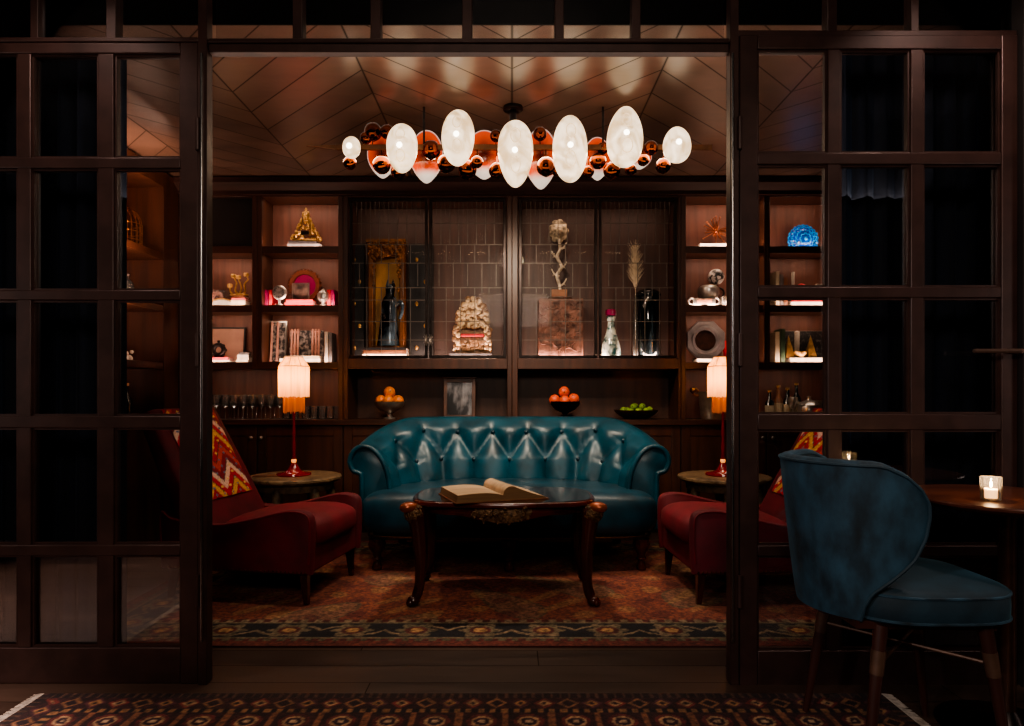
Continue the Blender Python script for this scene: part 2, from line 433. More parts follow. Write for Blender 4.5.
m_backg = wood('walnut_glazed_back', '#36211a', '#4c3126', .5, 'z', 6)
m_lead = M('lead_came', '#5a524b', .5, .3, .2, 30)
def glazed(label, o0, o1, doors, knob):
    X0, X1 = X(o0)+.001, X(o1)-.001; a, b = X(doors[0][0])-.01, X(doors[1][1])+.01; cx = (X0+X1)/2
    t = thing('display_cabinet', label, 'cabinet', (cx, YB, ZK)); z = lambda q: q-ZK
    m = MB(); m.box(X0-cx, a-cx, 0, .34, 0, z(2.72)); m.box(b-cx, X1-cx, 0, .34, 0, z(2.72)); m.box(a-cx, b-cx, 0, .34, z(ZGt)+.005, z(2.72))
    m.box(a-cx, b-cx, 0, .34, z(ZKt), z(ZG)-.004)
    m.build('carcass', m_walnut, t, bevel=.003)
    MB().box(X0-cx, X1-cx, .34, .355, 0, z(2.72)).build('back_panel', m_backg, t)
    for i, (p, q) in enumerate(doors):
        u0, u1 = X(p)-cx, X(q)-cx; v0, v1 = z(ZG), z(ZGt)-.003; w = .022
        d = MB(); d.box(u0, u0+w, .004, .03, v0, v1).box(u1-w, u1, .004, .03, v0, v1).box(u0+w, u1-w, .004, .03, v0, v0+w).box(u0+w, u1-w, .004, .03, v1-w, v1)
        dd = d.build('door', m_darkmetal, t, bevel=.002)
        MB().box(u0+w, u1-w, .016, .018, v0+w, v1-w).build('glass_pane', m_cabglass, dd)
        L = MB(); e = .0026; W = u1-u0-2*w; x0 = u0+w; hh = v1-v0-2*w; y0, y1 = .0125, .0155; zz = v0+w
        def V(fx, f0, f1): L.box(x0+W*fx-e, x0+W*fx+e, y0, y1, zz+hh*f0, zz+hh*f1)
        def Hh(f, f0, f1): L.box(x0+W*f0, x0+W*f1, y0, y1, zz+hh*f-e, zz+hh*f+e)
        for k in range(1, 16): V(k/16, .91 if k % 2 else .86, 1)
        Hh(.86, 0, 1)
        for fr_ in (.72, .60): Hh(fr_, 0, 1)
        for k in range(1, 8): V(k/8, .72, .86)
        for k in range(1, 5): V(k/5, .60, .72)
        for k in range(5):                          # long lozenges
            c = (k+.5)/5
            V(c, .39 if k % 2 else .45, .60)
            if k < 4: V((k+1)/5, .22, .44)
        for f in (.44, .22, .36): Hh(f, 0, 1)
        for k in range(1, 5): V(k/5, 0, .22)
        Hh(.10, 0, 1)
        L.build('leading', m_lead, dd)
        kx = (u1-.012 if i == 0 else u0+.012); kz = z(zf(340))
        K = MB()
        if knob:
            for j in range(10):
                an = 2*PI*j/10; K.cyl((kx, -.004, kz), (kx+.03*math.cos(an)*.8, -.012, kz+.048*math.sin(an)), .004, .001, 5)
            K.ell((kx, -.006, kz), .012, 10, 8)
        else: K.ell((kx, -.004, z(zf(355))), .007, 10, 8)
        K.build('handle', m_silver, dd)
    strips.append((a, b, ZG, ZGt)); return t
glazed('leaded-glass display cabinet holding the wooden shrine and the shell throne', 343, 512, ((349, 427.5), (429, 506)), True)
glazed('leaded-glass display cabinet holding the rose sculpture and the stoppered decanter', 512, 681, ((519, 597.5), (599, 677)), False)

# counter and base cabinets
solo('worktop', MB().box(X(178), X(846), YB-.03, YB+.37, ZK-.045, ZK), m_walnut_h, 'long walnut worktop running under all the bookcases behind the sofa', 'worktop', bevel=.004)
bases = [(178, 257, 'at the far left end, behind the left red armchair', 'r'), (257, 343, 'behind the left marble-topped side table', 'l'), (343, 512, 'behind the left half of the blue sofa', '2'),
         (512, 681, 'behind the right half of the blue sofa', '2'), (681, 767, 'behind the right marble-topped side table', 'r'), (767, 846, 'at the far right end, seen through the glazed door', 'l')]
for o0, o1, where, kn in bases:
    X0, X1 = X(o0)+.001, X(o1)-.001; cx = (X0+X1)/2; h = ZK-.046
    t = thing('base_cabinet', 'low walnut panelled cabinet '+where, 'cabinet', (cx, YB, 0)); w = X1-X0
    MB().box(-w/2, w/2, .02, .36, .06, h).box(-w/2, w/2, .05, .36, 0, .06).build('carcass', m_walnut_d, t)
    nd = 2 if kn == '2' else 1
    for i in range(nd):
        a = -w/2+w*i/nd+.004; b = -w/2+w*(i+1)/nd-.004
        d = MB().box(a, a+.07, 0, .02, .07, h-.006).box(b-.07, b, 0, .02, .07, h-.006).box(a+.07, b-.07, 0, .02, .07, .15).box(a+.07, b-.07, 0, .02, h-.086, h-.006).box(a+.07, b-.07, .008, .02, .15, h-.086)
        dd = d.build('door', m_walnut, t, bevel=.003)
        kx = (b-.035) if (kn == 'r' or (nd == 2 and i == 0)) else (a+.035)
        MB().lathe([(.004, 0), (.006, .012), (.015, .02), (.015, .028), (.008, .033), (0, .034)], 14).xf(Matrix.Translation((kx, 0, h-.10)) @ Matrix.Rotation(PI/2, 4, 'X')).build('knob', m_silver, dd)

# bookcase on the left wall, seen through the left door
def side_case():
    xf_, ya, yb = -2.68, 3.9, 5.08
    t = thing('bookcase', 'walnut bookcase on the left wall with birdcage, seen through the left door', 'bookcase', (xf_, ya, 0))
    d = -.32; L = yb-ya
    MB().box(d, 0, -.05, 0, 0, 2.83).box(d, 0, L, YB-.01-ya, 0, 2.83).box(d, 0, 0, L, 2.71, 2.83).box(d, -.02, 0, L, 0, .87).build('carcass', m_walnut, t, bevel=.003)
    MB().box(d-.012, d, -.05, L+.2, 0, 2.83).build('back_panel', m_back, t)
    for zz in (2.20, 1.80, 1.36, .92): MB().box(d, -.004, 0, L, zz-.05, zz).build('shelf', m_walnut_h, t, bevel=.002)
side_case()
for (a, b, zb, zt_) in strips:
    w = b-a; g = (zb == ZG)
    area('shelf_strip_light', ((a+b)/2, YB+.05 if g else YB+.010, zb+.010), (0, .62, .78), w*.94, .02, (1.0 if g else .40)*w*LSHELF, (1, .66, .52))
for (a, b, zb, zt_) in strips:
    g = zb == ZG
    area('shelf_top_fill', ((a+b)/2, YB+.05, zt_-.012), (0, .35, -1), (b-a)*.9, .02, (.22 if g else .24)*(b-a)*LSHELF, (1, .68, .5))  # added fill from above, where the shelf strips do not reach
for a_, b_ in ((186, 252), (262, 338), (686, 764), (770, 838)):
    area('counter_niche_fill', ((X(a_)+X(b_))/2, YB+.04, ZKt-.012), (0, .4, -1), (X(b_)-X(a_))*.9, .02, .4, (1, .76, .6))  # added weak fill so the glassware and niche backs show
for zz in (2.20, 1.80, 1.36):
    area('shelf_strip_light', (-2.705, 4.5, zz+.012), (-.7, 0, .6), .02, 1.1, 2.6*LSHELF, (1, .64, .48))
# ================================================================== SOFA
m_leather = M('teal_leather', '#053d4d', .35, 0, .35, 7, bump=.12, bscale=160, coat=.05, base2=None, spec=.4)
m_leather_d = M('teal_leather_seat', '#072f3d', .40, 0, .35, 6, bump=.12, bscale=160, spec=.5)
m_button = M('teal_button', '#0a2c3a', .35, 0, .2, 20)
m_mahog = M('dark_mahogany', '#3a160e', .22, 0, .4, 10, (1, 1, .2), coat=.3)
m_mahog_top = M('polished_mahogany_top', '#230f0a', .14, 0, .4, 8, (.2, 1, 1), coat=.5)
m_nail = M('antique_nail', '#6d4a2c', .35, 1, .3, 40)

def smooth(t): t = max(0, min(1, t)); return t*t*(3-2*t)
def interp(tab, s):
    if s <= tab[0][0]: return tab[0][1:]
    for a, b in zip(tab, tab[1:]):
        if s <= b[0]:
            k = (s-a[0])/(b[0]-a[0]); return tuple(p+(q-p)*k for p, q in zip(a[1:], b[1:]))
    return tab[-1][1:]
def catmull(pts, n):
    out = []; P = [Vector(p) for p in pts]
    for i in range(len(P)-1):
        p0 = P[i-1] if i else P[i]*2-P[i+1]; p1, p2 = P[i], P[i+1]; p3 = P[i+2] if i+2 < len(P) else P[i+1]*2-P[i]
        for k in range(n):
            t = k/n
            out.append(.5*((2*p1)+(-p0+p2)*t+(2*p0-5*p1+4*p2-p3)*t*t+(-p0+3*p1-3*p2+p3)*t**3))
    out.append(P[-1]); return out
def sofa(loc):
    t = thing('tufted_sofa', 'teal leather button-tufted sofa with rolled arms behind the coffee table', 'sofa', loc)
    A, Yf, Yb, R = .885, .17, .78, .50
    # plan line from the right arm front round the back to the left arm front
    plan = []
    na = 12; nc = 26; nb = 44
    for i in range(na): plan.append((A, Yf+(Yb-R-Yf)*i/na, 1, 0))
    for i in range(nc): a = PI/2*i/nc; plan.append((A-R+R*math.cos(a), Yb-R+R*math.sin(a), math.cos(a), math.sin(a)))
    for i in range(nb+1): plan.append((A-R-(2*A-2*R)*i/nb, Yb, 0, 1))
    left = [(-x, y, -nx, ny) for x, y, nx, ny in plan[:na+nc]][::-1]
    plan += left
    S = [0.0]
    for p, q in zip(plan, plan[1:]): S.append(S[-1]+math.hypot(q[0]-p[0], q[1]-p[1]))
    Lh = S[-1]/2
    arm = [(-.12, .44), (-.115, .52), (-.10, .60), (-.07, .67), (-.02, .735), (.045, .772), (.11, .765), (.155, .725), (.17, .665), (.145, .61), (.105, .595), (.085, .57), (.082, .42), (.082, .22)]
    bak = [(-.20, .44), (-.16, .54), (-.12, .64), (-.075, .74), (-.03, .85), (.03, .925), (.09, .94), (.14, .91), (.155, .85), (.135, .79), (.11, .76), (.10, .70), (.09, .45), (.09, .22)]
    SUB = 6; rows = []; but = []
    inner = 5*SUB+4                              # last profile index that is tufted
    zq1, zq2 = .645, .845
    p = .262
    for i, (x, y, nx, ny) in enumerate(plan):
        u = S[i]-Lh; e = (abs(u)-Lh+.62)/.62       # 0 in the back, 1 at arm front
        k = smooth(1-max(0, e)*1.02)
        prof = [(a[0]+(b[0]-a[0])*k, a[1]+(b[1]-a[1])*k) for a, b in zip(arm, bak)]
        cv = catmull([(a, b, 0) for a, b in prof], SUB)
        row = []
        top = prof[5][1]; lo = .44
        for j, c in enumerate(cv):
            o, z = c.x, c.y; disp = 0
            if j < inner:
                v = (z-lo)/(.94-lo)*(.94-lo)/(top+.015-lo)    # 0..1
                fade = smooth((.98-v)/.22)*smooth((v+.02)/.15)*(1-smooth((abs(u)-Lh+.16)/.14))
                vv = (v-.40)/.40                                # 0 at lower button row, 1 at upper row
                if vv <= 0: a_ = u/p+.5; q = abs(math.cos(PI*a_))**.6
                elif vv >= 1: a_ = u/p; q = abs(math.cos(PI*a_))**.6
                else: q = (abs(math.cos(PI*(u/p+.5+vv/2))*math.cos(PI*(u/p+.5-vv/2))))**.62
                disp = .052*q*fade-.02*fade
            # direction: inwards and a little up
            t2 = cv[min(j+1, len(cv)-1)]-cv[max(j-1, 0)]; n2 = Vector((-t2.y, t2.x)).normalized()
            o2, z2 = o+n2.x*disp, z+n2.y*disp
            row.append((x+nx*o2, y+ny*o2, z2))
        rows.append(row)
    m = MB().grid(rows)
    for r in (rows[0], rows[-1]):
        o = len(m.v); m.v += r; m.f.append(tuple(range(o, o+len(r))))
    m.build('backrest', m_leather, t, ang=70)
    # buttons sit at the crossings
    def surf(u, v):
        i = min(range(len(S)), key=lambda i: abs(S[i]-Lh-u))
        r = rows[i][:inner+2]; top = max(q[2] for q in rows[i])
        zt_ = .44+v*(top+.0-.44); j = min(range(len(r)), key=lambda j: abs(r[j][2]-zt_)); return Vector(r[j]), plan[i]
    for row_, v in ((0, .40), (1, .79)):
        for k in range(-5, 6):
            u = p*k if row_ == 0 else p*(k+.5)
            if abs(u) > Lh-.36: continue
            P, pl = surf(u, v); P = P+Vector((-pl[2]*.002, -pl[3]*.002, .001))
            MB().ell(P, (.017, .017, .017), 12, 8).build('button', m_button, t)
    # front facing of each arm: flat scroll panel with nail trim
    for sgn in (1, -1):
        sec = [(sgn*(A+o), z) for o, z in [(c.x, c.y) for c in catmull([(a, b, 0) for a, b in arm], SUB)]]
        cx = sum(q[0] for q in sec)/len(sec); cz = sum(q[1] for q in sec)/len(sec)
        ins = [(cx+(q[0]-cx)*.86, cz+(q[1]-cz)*.93) for q in sec]
        m2 = MB().prism(sec, Yf+.01, Yf-.004, 'xz', ins); m2.build('arm_front', m_leather, t, ang=60)
        MB().tube([(q[0], Yf-.004, q[1]) for q in [(cx+(q[0]-cx)*.90, cz+(q[1]-cz)*.965) for q in sec]], .017, 10).build('cuff', m_leather, t)
    # seat: deep sprung cushion, bowed front
    P = []; nu, nv = 72, 20; z0, z1 = .215, .495
    for i in range(nu):
        a = 2*PI*i/nu; ca, sa = math.cos(a), math.sin(a)
        ex = .22
        X0 = .945*math.copysign(abs(ca)**ex, ca); Y0 = .33+.40*math.copysign(abs(sa)**ex, sa)
        bow = -.045*(1-(X0/.945)**2) if sa < 0 else 0
        row = [(0, .33, z0)]
        for j in range(nv+1):
            b = -PI/2+PI*j/nv; cb, sb = math.cos(b), math.sin(b)
            rr = max(0.0001, abs(cb))**.42; zz = (z0+z1)/2+(z1-z0)/2*math.copysign(abs(sb)**.62, sb)
            sc_ = .90+.10*rr if rr > .02 else .9
            f = rr**.35
            row.append((X0*(.93*f+.07*rr) if True else X0, .33+(Y0-.33+bow)*(.93*f+.07*rr), zz+.012*math.cos(X0*1.6)*(1 if sb > 0 else 0)))
        row.append((0, .33, z1+.012))
        P.append(row)
    MB().grid(P, cu=True).build('seat', m_leather_d, t, ang=80)
    edge = []
    for i in range(60):
        a = -PI*.02-PI*.96*i/59; ca, sa = math.cos(a), math.sin(a)
        X0 = .90*math.copysign(abs(ca)**.22, ca); Y0 = .33+.385*math.copysign(abs(sa)**.22, sa)
        edge.append((X0, Y0-.045*(1-(X0/.945)**2)*(1 if sa < 0 else 0), .222))
    MB().tube(edge, .008, 6).build('nail_trim', m_nail, t)
    MB().box(-.86, .86, .03, .84, .19, .24).build('base_frame', m_black, t)
    leg = [(.018, 0), (.03, .004), (.034, .02), (.024, .045), (.022, .06), (.034, .075), (.024, .09), (.03, .11), (.05, .14), (.056, .165), (.048, .19), (.05, .20)]
    for lx, ly in ((-.835, .02), (.835, .02), (0, .0), (-.80, .78), (.80, .78)):
        MB().lathe(leg, 20, (lx, ly, 0)).build('leg', m_mahog, t)
    return t
sofa((-.018, 4.15, .009))

# ================================================================== COFFEE TABLE
m_carve = M('gilt_carving', '#5a4128', .45, .35, .6, 60, bump=.8, bscale=90)
m_carve_r = M('red_mahogany', '#43150c', .22, 0, .4, 10, coat=.3)
def coffee_table(loc):
    t = thing('coffee_table', 'carved dark mahogany coffee table with curved legs in front of the blue sofa', 'coffee table', loc)
    HT = .55; a0, b0 = .50, .325
    def outline(s=1.0, n=120):
        out = []
        for i in range(n):
            th = 2*PI*i/n; c, s_ = math.cos(th), math.sin(th)
            r = (abs(c/a0)**2.2+abs(s_/b0)**2.2)**(-1/2.2)
            for q in (28, 152, 208, 332):
                d = (math.degrees(th)-q+180) % 360-180; r += .052*math.exp(-(d/14.0)**2)
            out.append((r*c*s, r*s_*s))
        return out
    o1 = outline(); o2 = outline(.985); o3 = outline(.955)
    m = MB(); m.grid([[(p[0], p[1], z) for p in o] for o, z in ((outline(.975), HT-.03), (o1, HT-.022), (o1, HT-.01), (o2, HT-.002), (o3, HT))], cv=True)
    k = len(m.v); m.v += [(p[0], p[1], HT-.03) for p in outline(.975)]; m.f.append(tuple(range(k, k+120)))
    m.build('tabletop_edge', m_carve_r, t, ang=50)
    MB().prism(outline(.95), HT-.004, HT+.0015, 'xy').build('tabletop', m_mahog_top, t)
    # apron: serpentine lower edge all round
    def apron(th0, th1, n, off, extra, zt_=HT-.03):
        P = []; 
        for i in range(n+1):
            th = math.radians(th0+(th1-th0)*i/n); c, s_ = math.cos(th), math.sin(th)
            r = (abs(c/(a0-.02))**2.2+abs(s_/(b0-.02))**2.2)**(-1/2.2)+off
            x, y = r*c, r*s_
            zl = HT-.068-extra(i/n)
            P.append([(x*.97, y*.97, zt_), (x, y, zt_-.015), (x*1.005, y*1.005, (zt_+zl)/2), (x*.985, y*.985, zl), (x*.94, y*.94, zl), (x*.93, y*.93, zt_)])
        return MB().grid(P)
    for th0, th1 in ((214, 326), (326, 394), (34, 146), (146, 214)):
        apron(th0, th1, 40, .008, lambda f: .028*math.sin(PI*f)**2+.004*math.cos(f*6*PI)).build('apron', m_carve_r, t, ang=60)
    def carve(th0, th1, dz):
        m = apron(th0, th1, 60, .013, lambda f: dz*math.sin(PI*f)**.6-.012)
        rr = random.Random(5)
        for _ in range(420):
            v = m.v[rr.randrange(len(m.v))]; 
            if v[2] < HT-.02: 
                q = Vector(v)*1.0; m.ell((q.x*1.004, q.y*1.006, q.z), (.004+.005*rr.random(), .004, .004+.004*rr.random()), 6, 4)
        return m
    carve(244, 296, .047).build('carved_cartouche', m_carve, t, label='carved gilt cartouche on the apron')
    carve(64, 116, .047).build('carved_cartouche', m_carve, t, label='carved gilt cartouche on the apron')
    for sx, sy in ((1, -1), (-1, -1), (1, 1), (-1, 1)):
        ux = sx; path = [(.452, .238, .52), (.456, .24, .47), (.448, .233, .40), (.44, .226, .30), (.437, .222, .20), (.442, .224, .11), (.455, .230, .055), (.468, .236, .03)]
        rad = [.040, .046, .041, .036, .031, .027, .027, .02]
        pts = catmull([(sx*a, sy*b, c) for a, b, c in path], 6); R = [v.x for v in catmull([(r, 0, 0) for r in rad], 6)]
        L = MB().tube(pts, R, 14)
        L.build('leg', m_mahog, t, ang=60)
        fb = MB().ell((sx*.472, sy*.238, .027), (.034, .032, .027), 14, 10)
        for q in (-.6, 0, .6):
            an = math.atan2(sy*.5, sx)+q; fb.ell((sx*.472+.026*math.cos(an), sy*.238+.026*math.sin(an), .018), (.014, .014, .018), 8, 6)
        fb.build('claw_foot', m_mahog, t)
        kn = MB(); rr = random.Random(3)
        kn.ell((sx*.468, sy*.248, .487), (.050, .044, .050), 14, 10)
        for _ in range(150):
            a = rr.random()*2*PI; z = rr.uniform(-.04, .04); r0 = math.sqrt(max(0, 1-(z/.046)**2))
            kn.ell((sx*.468+.049*r0*math.cos(a), sy*.248+.043*r0*math.sin(a), .487+z), (.006, .006, .008), 7, 5)
        kn.build('carved_knee', m_carve, t)
        if sy < 0: MB().ell((sx*.492, sy*.264, .521), (.05, .038, .030), 18, 12, Matrix.Rotation(sx*sy*.45, 3, 'Z')).build('corner_boss', M('boss_copper', '#8a4a30', .25, .4, .3, 20) if (sx, sy) == (1, -1) else bpy.data.materials['boss_copper'], t)
    return t
RUGZ = .009
coffee_table((-.045, 3.70, RUGZ))
TT = RUGZ+.5515
# open book
m_page = M('aged_page', '#a38b6e', .75, 0, .2, 30, (.1, 1, 1))
m_pageedge = M('page_edge', '#6e5236', .8, 0, .35, 90, (.02, .02, 6))
def open_book(loc, rz):
    t = thing('open_book', 'thick old book lying open on the dark coffee table', 'book', loc, rz)
    # left block: thick, lies flat; right block: thin, fans up then falls to the right
    w, d = .245, .35
    L = MB(); n = 14; P = []
    top = [(-w+w*i/n, .040+.006*math.sin(PI*i/n)-.010*(i/n)**6) for i in range(n+1)]
    L.prism([(-w-.006, .004), (0, .004)]+top[::-1], -d/2, d/2, 'xz'); L.build('page_block', m_pageedge, t, ang=30)
    P = [[(x, -d/2+.001, z+.0008), (x, d/2-.001, z+.0008)] for x, z in top]; MB().grid(P).build('left_page', m_page, t)
    # right side: a sheaf curling up from the spine and over
    prof = [(0, .03), (.008, .055), (.03, .072), (.06, .072), (.11, .052), (.17, .03), (.235, .012)]
    low = [(0, .004), (.235, .004)]
    up = catmull([(a, 0, b) for a, b in prof], 5)
    MB().prism([(v.x, v.z) for v in up]+[(.245, .004), (.0, .004)], -d/2, d/2, 'xz').build('page_block', m_pageedge, t, ang=30)
    MB().grid([[(v.x, -d/2+.001, v.z+.0008), (v.x, d/2-.001, v.z+.0008)] for v in up]).build('right_page', m_page, t, ang=80)
    MB().box(-w-.014, .255, -d/2-.008, d/2+.008, 0, .004).build('cover', m_brownbook, t)
open_book((-.105, 3.61, TT+.0006), math.radians(20))

# ================================================================== RED ARMCHAIRS
m_redv = M('crimson_velvet', '#560012', .75, 0, .3, 6, bump=.05, bscale=120, sheen=.08, sheen_tint='#a01828')
m_redv2 = M('crimson_velvet_cushion', '#620214', .75, 0, .3, 5, bump=.05, bscale=120, sheen=.08, sheen_tint='#b01c2c')
m_kilim = M('kilim_weave', '#ffffff', .85, 0, .25, 90, attr='Col', bump=.2, bscale=150)
def kilim_col(u, v):
    """u across 0..1, v up 0..1"""
    a = abs(((u*2.0) % 1)-.5)*2; z = v*5.2
    q = (z+a*1.2) % 1.0; band = int(math.floor(z+a*1.2))
    pal = [lin('#a3101e'), lin('#d09a34'), lin('#b3182a'), lin('#d9b4a0'), lin('#7c1020'), lin('#b83a26')]
    c = pal[(band*2+(1 if q > .55 else 0)) % 6]
    if q < .09: c = lin('#3a1a1c')
    d = abs(((u*6) % 1)-.5)+abs(((v*14) % 1)-.5)
    if d < .2: c = lin('#e8c070') if band % 2 else lin('#5d6a86')
    return c
def armchair(loc, rz, label):
    t = thing('armchair', label, 'armchair', loc, rz)
    W = .335
    # lower body, front face bellied
    MB().box(-.40, .375, -W+.05, W-.05, .17, .34).build('seat_base', m_redv, t, bevel=.02)
    MB().box(.36, .40, -W+.045, W-.045, .165, .36).build('front_rail', m_redv, t, bevel=.012)
    # arms: slope back from a rounded front crest
    for s in (-1, 1):
        prof = catmull([(.415, 0, .165), (.425, 0, .30), (.425, 0, .44), (.405, 0, .487), (.35, 0, .502), (.27, 0, .498), (.10, 0, .455), (-.08, 0, .418), (-.22, 0, .415), (-.40, 0, .44), (-.47, 0, .46), (-.46, 0, .165)], 5)
        poly = [(v.x, v.z) for v in prof]; y0, y1 = (s*W, s*(W-.055))
        cx, cz = 0, .32; ins = [(cx+(p[0]-cx)*.965, cz+(p[1]-cz)*.95) for p in poly]
        m = MB(); n = len(poly)
        m.grid([[(p[0], y, p[1]) for p in pp] for pp, y in ((ins, y0), (poly, y0-s*.014), (poly, y1+s*.014), (ins, y1))], cv=True)
        for pp, y in ((ins, y0), (ins, y1)):
            o = len(m.v); m.v += [(p[0], y, p[1]) for p in pp]; m.f.append(tuple(range(o, o+n)))
        m.build('arm', m_redv, t, ang=50)
        top = [(p[0], s*(W-.001), p[1]) for p in ins[2:-2]]
        MB().tube(top, .0065, 6).build('piping', m_redv2, t)
        nails = MB()
        for k in range(36): nails.ell((.39-.8*k/35, s*(W+.001), .178), (.006, .004, .006), 6, 4)
        nails.build('nail_trim', m_nail, t)
    # seat cushion: thick, domed, soft front
    P = []
    for i in range(40):
        a = 2*PI*i/40; ca, sa = math.cos(a), math.sin(a)
        x = .13+.315*math.copysign(abs(ca)**.3, ca); y = .272*math.copysign(abs(sa)**.3, sa); row = []
        for j in range(15):
            b = -PI/2+PI*j/14; f = (max(1e-4, math.cos(b)))**.4; z = .345+.07*math.copysign(abs(math.sin(b))**.7, math.sin(b))
            dome = .05*(1-f)**.7 if b > 0 else 0
            xx_ = .13+(x-.13)*f; row.append((xx_, y*f, z+dome+.035*smooth((xx_+.2)/.6)*(1 if b > 0 else .3)))
        P.append(row)
    MB().grid(P, cu=True).build('seat_cushion', m_redv2, t, ang=80)
    # raked back
    bx0, bz0, bx1, bz1 = -.19, .36, -.55, 1.03
    d = Vector((bx1-bx0, 0, bz1-bz0)).normalized(); n = Vector((d.z, 0, -d.x)); Lb = math.hypot(bx1-bx0, bz1-bz0)
    def bp(u, w, h): # u across, w up the slope, h out of the face
        q = Vector((bx0, 0, bz0))+d*w+n*h; return (q.x, u, q.z)
    P = []
    for i in range(13):
        w = Lb*i/12; hw = .325-.03*(i/12)**2; th = .115-.03*i/12
        if i == 12: w -= .002
        P.append([bp(y, w, h) for y, h in ((-hw+.02, 0), (-hw+.05, .008), (0, .004), (hw-.05, .008), (hw-.02, 0), (hw, -.02), (hw, -th), (hw-.02, -th-.02), (0, -th-.03), (-hw+.02, -th-.02), (-hw, -th), (-hw, -.02))])
    m = MB().grid(P, cv=True)
    for r in (P[0], P[-1]):
        o = len(m.v); m.v += r; m.f.append(tuple(range(o, o+12)))
    m.build('backrest', m_redv, t, bevel=.01, ang=60)
    # kilim panel on the back, over the top edge
    G = MB(); G.c = []; nu, nv = 60, 90; Q = []
    for i in range(nu+1):
        row = []
        for j in range(nv+1):
            u, v = i/nu, j/nv; row.append(bp((u-.5)*.46, .17+v*(Lb-.185), .014+.010*math.sin(PI*u)**.5*math.sin(PI*v)**.5)); G.c.append(kilim_col(u, v))
        Q.append(row)
    G.grid(Q); G.build('kilim_panel', m_kilim, t, ang=80, label='bright red and gold kilim panel on the back')
    for x, y in ((.36, -.285), (.36, .285), (-.40, -.285), (-.40, .285)):
        k = .012 if x > 0 else -.03
        MB().prism([(x-.022, y-.022), (x+.022, y-.022), (x+.022, y+.022), (x-.022, y+.022)], .17, 0, 'xy', [(x-.012+k, y-.012), (x+.012+k, y-.012), (x+.012+k, y+.012), (x-.012+k, y+.012)]).build('leg', m_mahog, t)
    return t
armchair((-1.40, 3.83, RUGZ), math.radians(-10), 'red velvet armchair with kilim back on the left, facing the coffee table')
armchair((1.345, 3.80, RUGZ), math.radians(183), 'red velvet armchair on the right, partly behind the blue dining chair')

# ================================================================== SIDE TABLES AND LAMPS
m_marble = M('antique_marble', '#8b7458', .35, 0, .5, 14, dist=1.5, base2='#4d3d2c')
m_carved_leg = M('carved_stone_leg', '#5c4a34', .6, 0, .5, 30, bump=.5, bscale=40)
def side_table(loc, label):
    t = thing('side_table', label, 'side table', loc)
    MB().lathe([(0, .485), (.28, .485), (.31, .495), (.322, .508), (.322, .522), (.312, .53), (0, .53)], 56, ripple=.008, nr=28).build('tabletop', m_marble, t, ang=35)
    MB().lathe([(.24, .43), (.262, .435), (.27, .485)], 48).build('apron', m_carved_leg, t)
    for k in range(6):
        a = 2*PI*k/6+.35; c, s = math.cos(a), math.sin(a)
        pts = [(c*.235, s*.235, .45), (c*.25, s*.25, .36), (c*.235, s*.235, .22), (c*.21, s*.21, .10), (c*.235, s*.235, 0.012)]
        MB().tube(catmull(pts, 5), [v.x for v in catmull([(r, 0, 0) for r in (.035, .032, .022, .018, .03)], 5)], 10).build('leg', m_carved_leg, t)
    MB().lathe([(0, .12), (.2, .12), (.215, .128), (.2, .14), (0, .14)], 36).build('lower_shelf', m_carved_leg, t)
    return t
ST = [(X(295, 4.72), 4.72, RUGZ), (X(724, 4.72), 4.72, RUGZ)]
side_table(ST[0], 'round carved stone side table under the left fringed lamp')
side_table(ST[1], 'round carved stone side table under the right fringed lamp')
m_ruby = M('ruby_glass', '#6b0f14', .08, 0, .3, 10, coat=.6, emit='#8a1216', es=.12)  # faint red glow put into the glass as emission
m_fr1 = shade_mat('cream_fringe', '#eeaa64', .45)
m_fr2 = shade_mat('amber_fringe', '#b5621c', .25)
LAMPW = 5.0
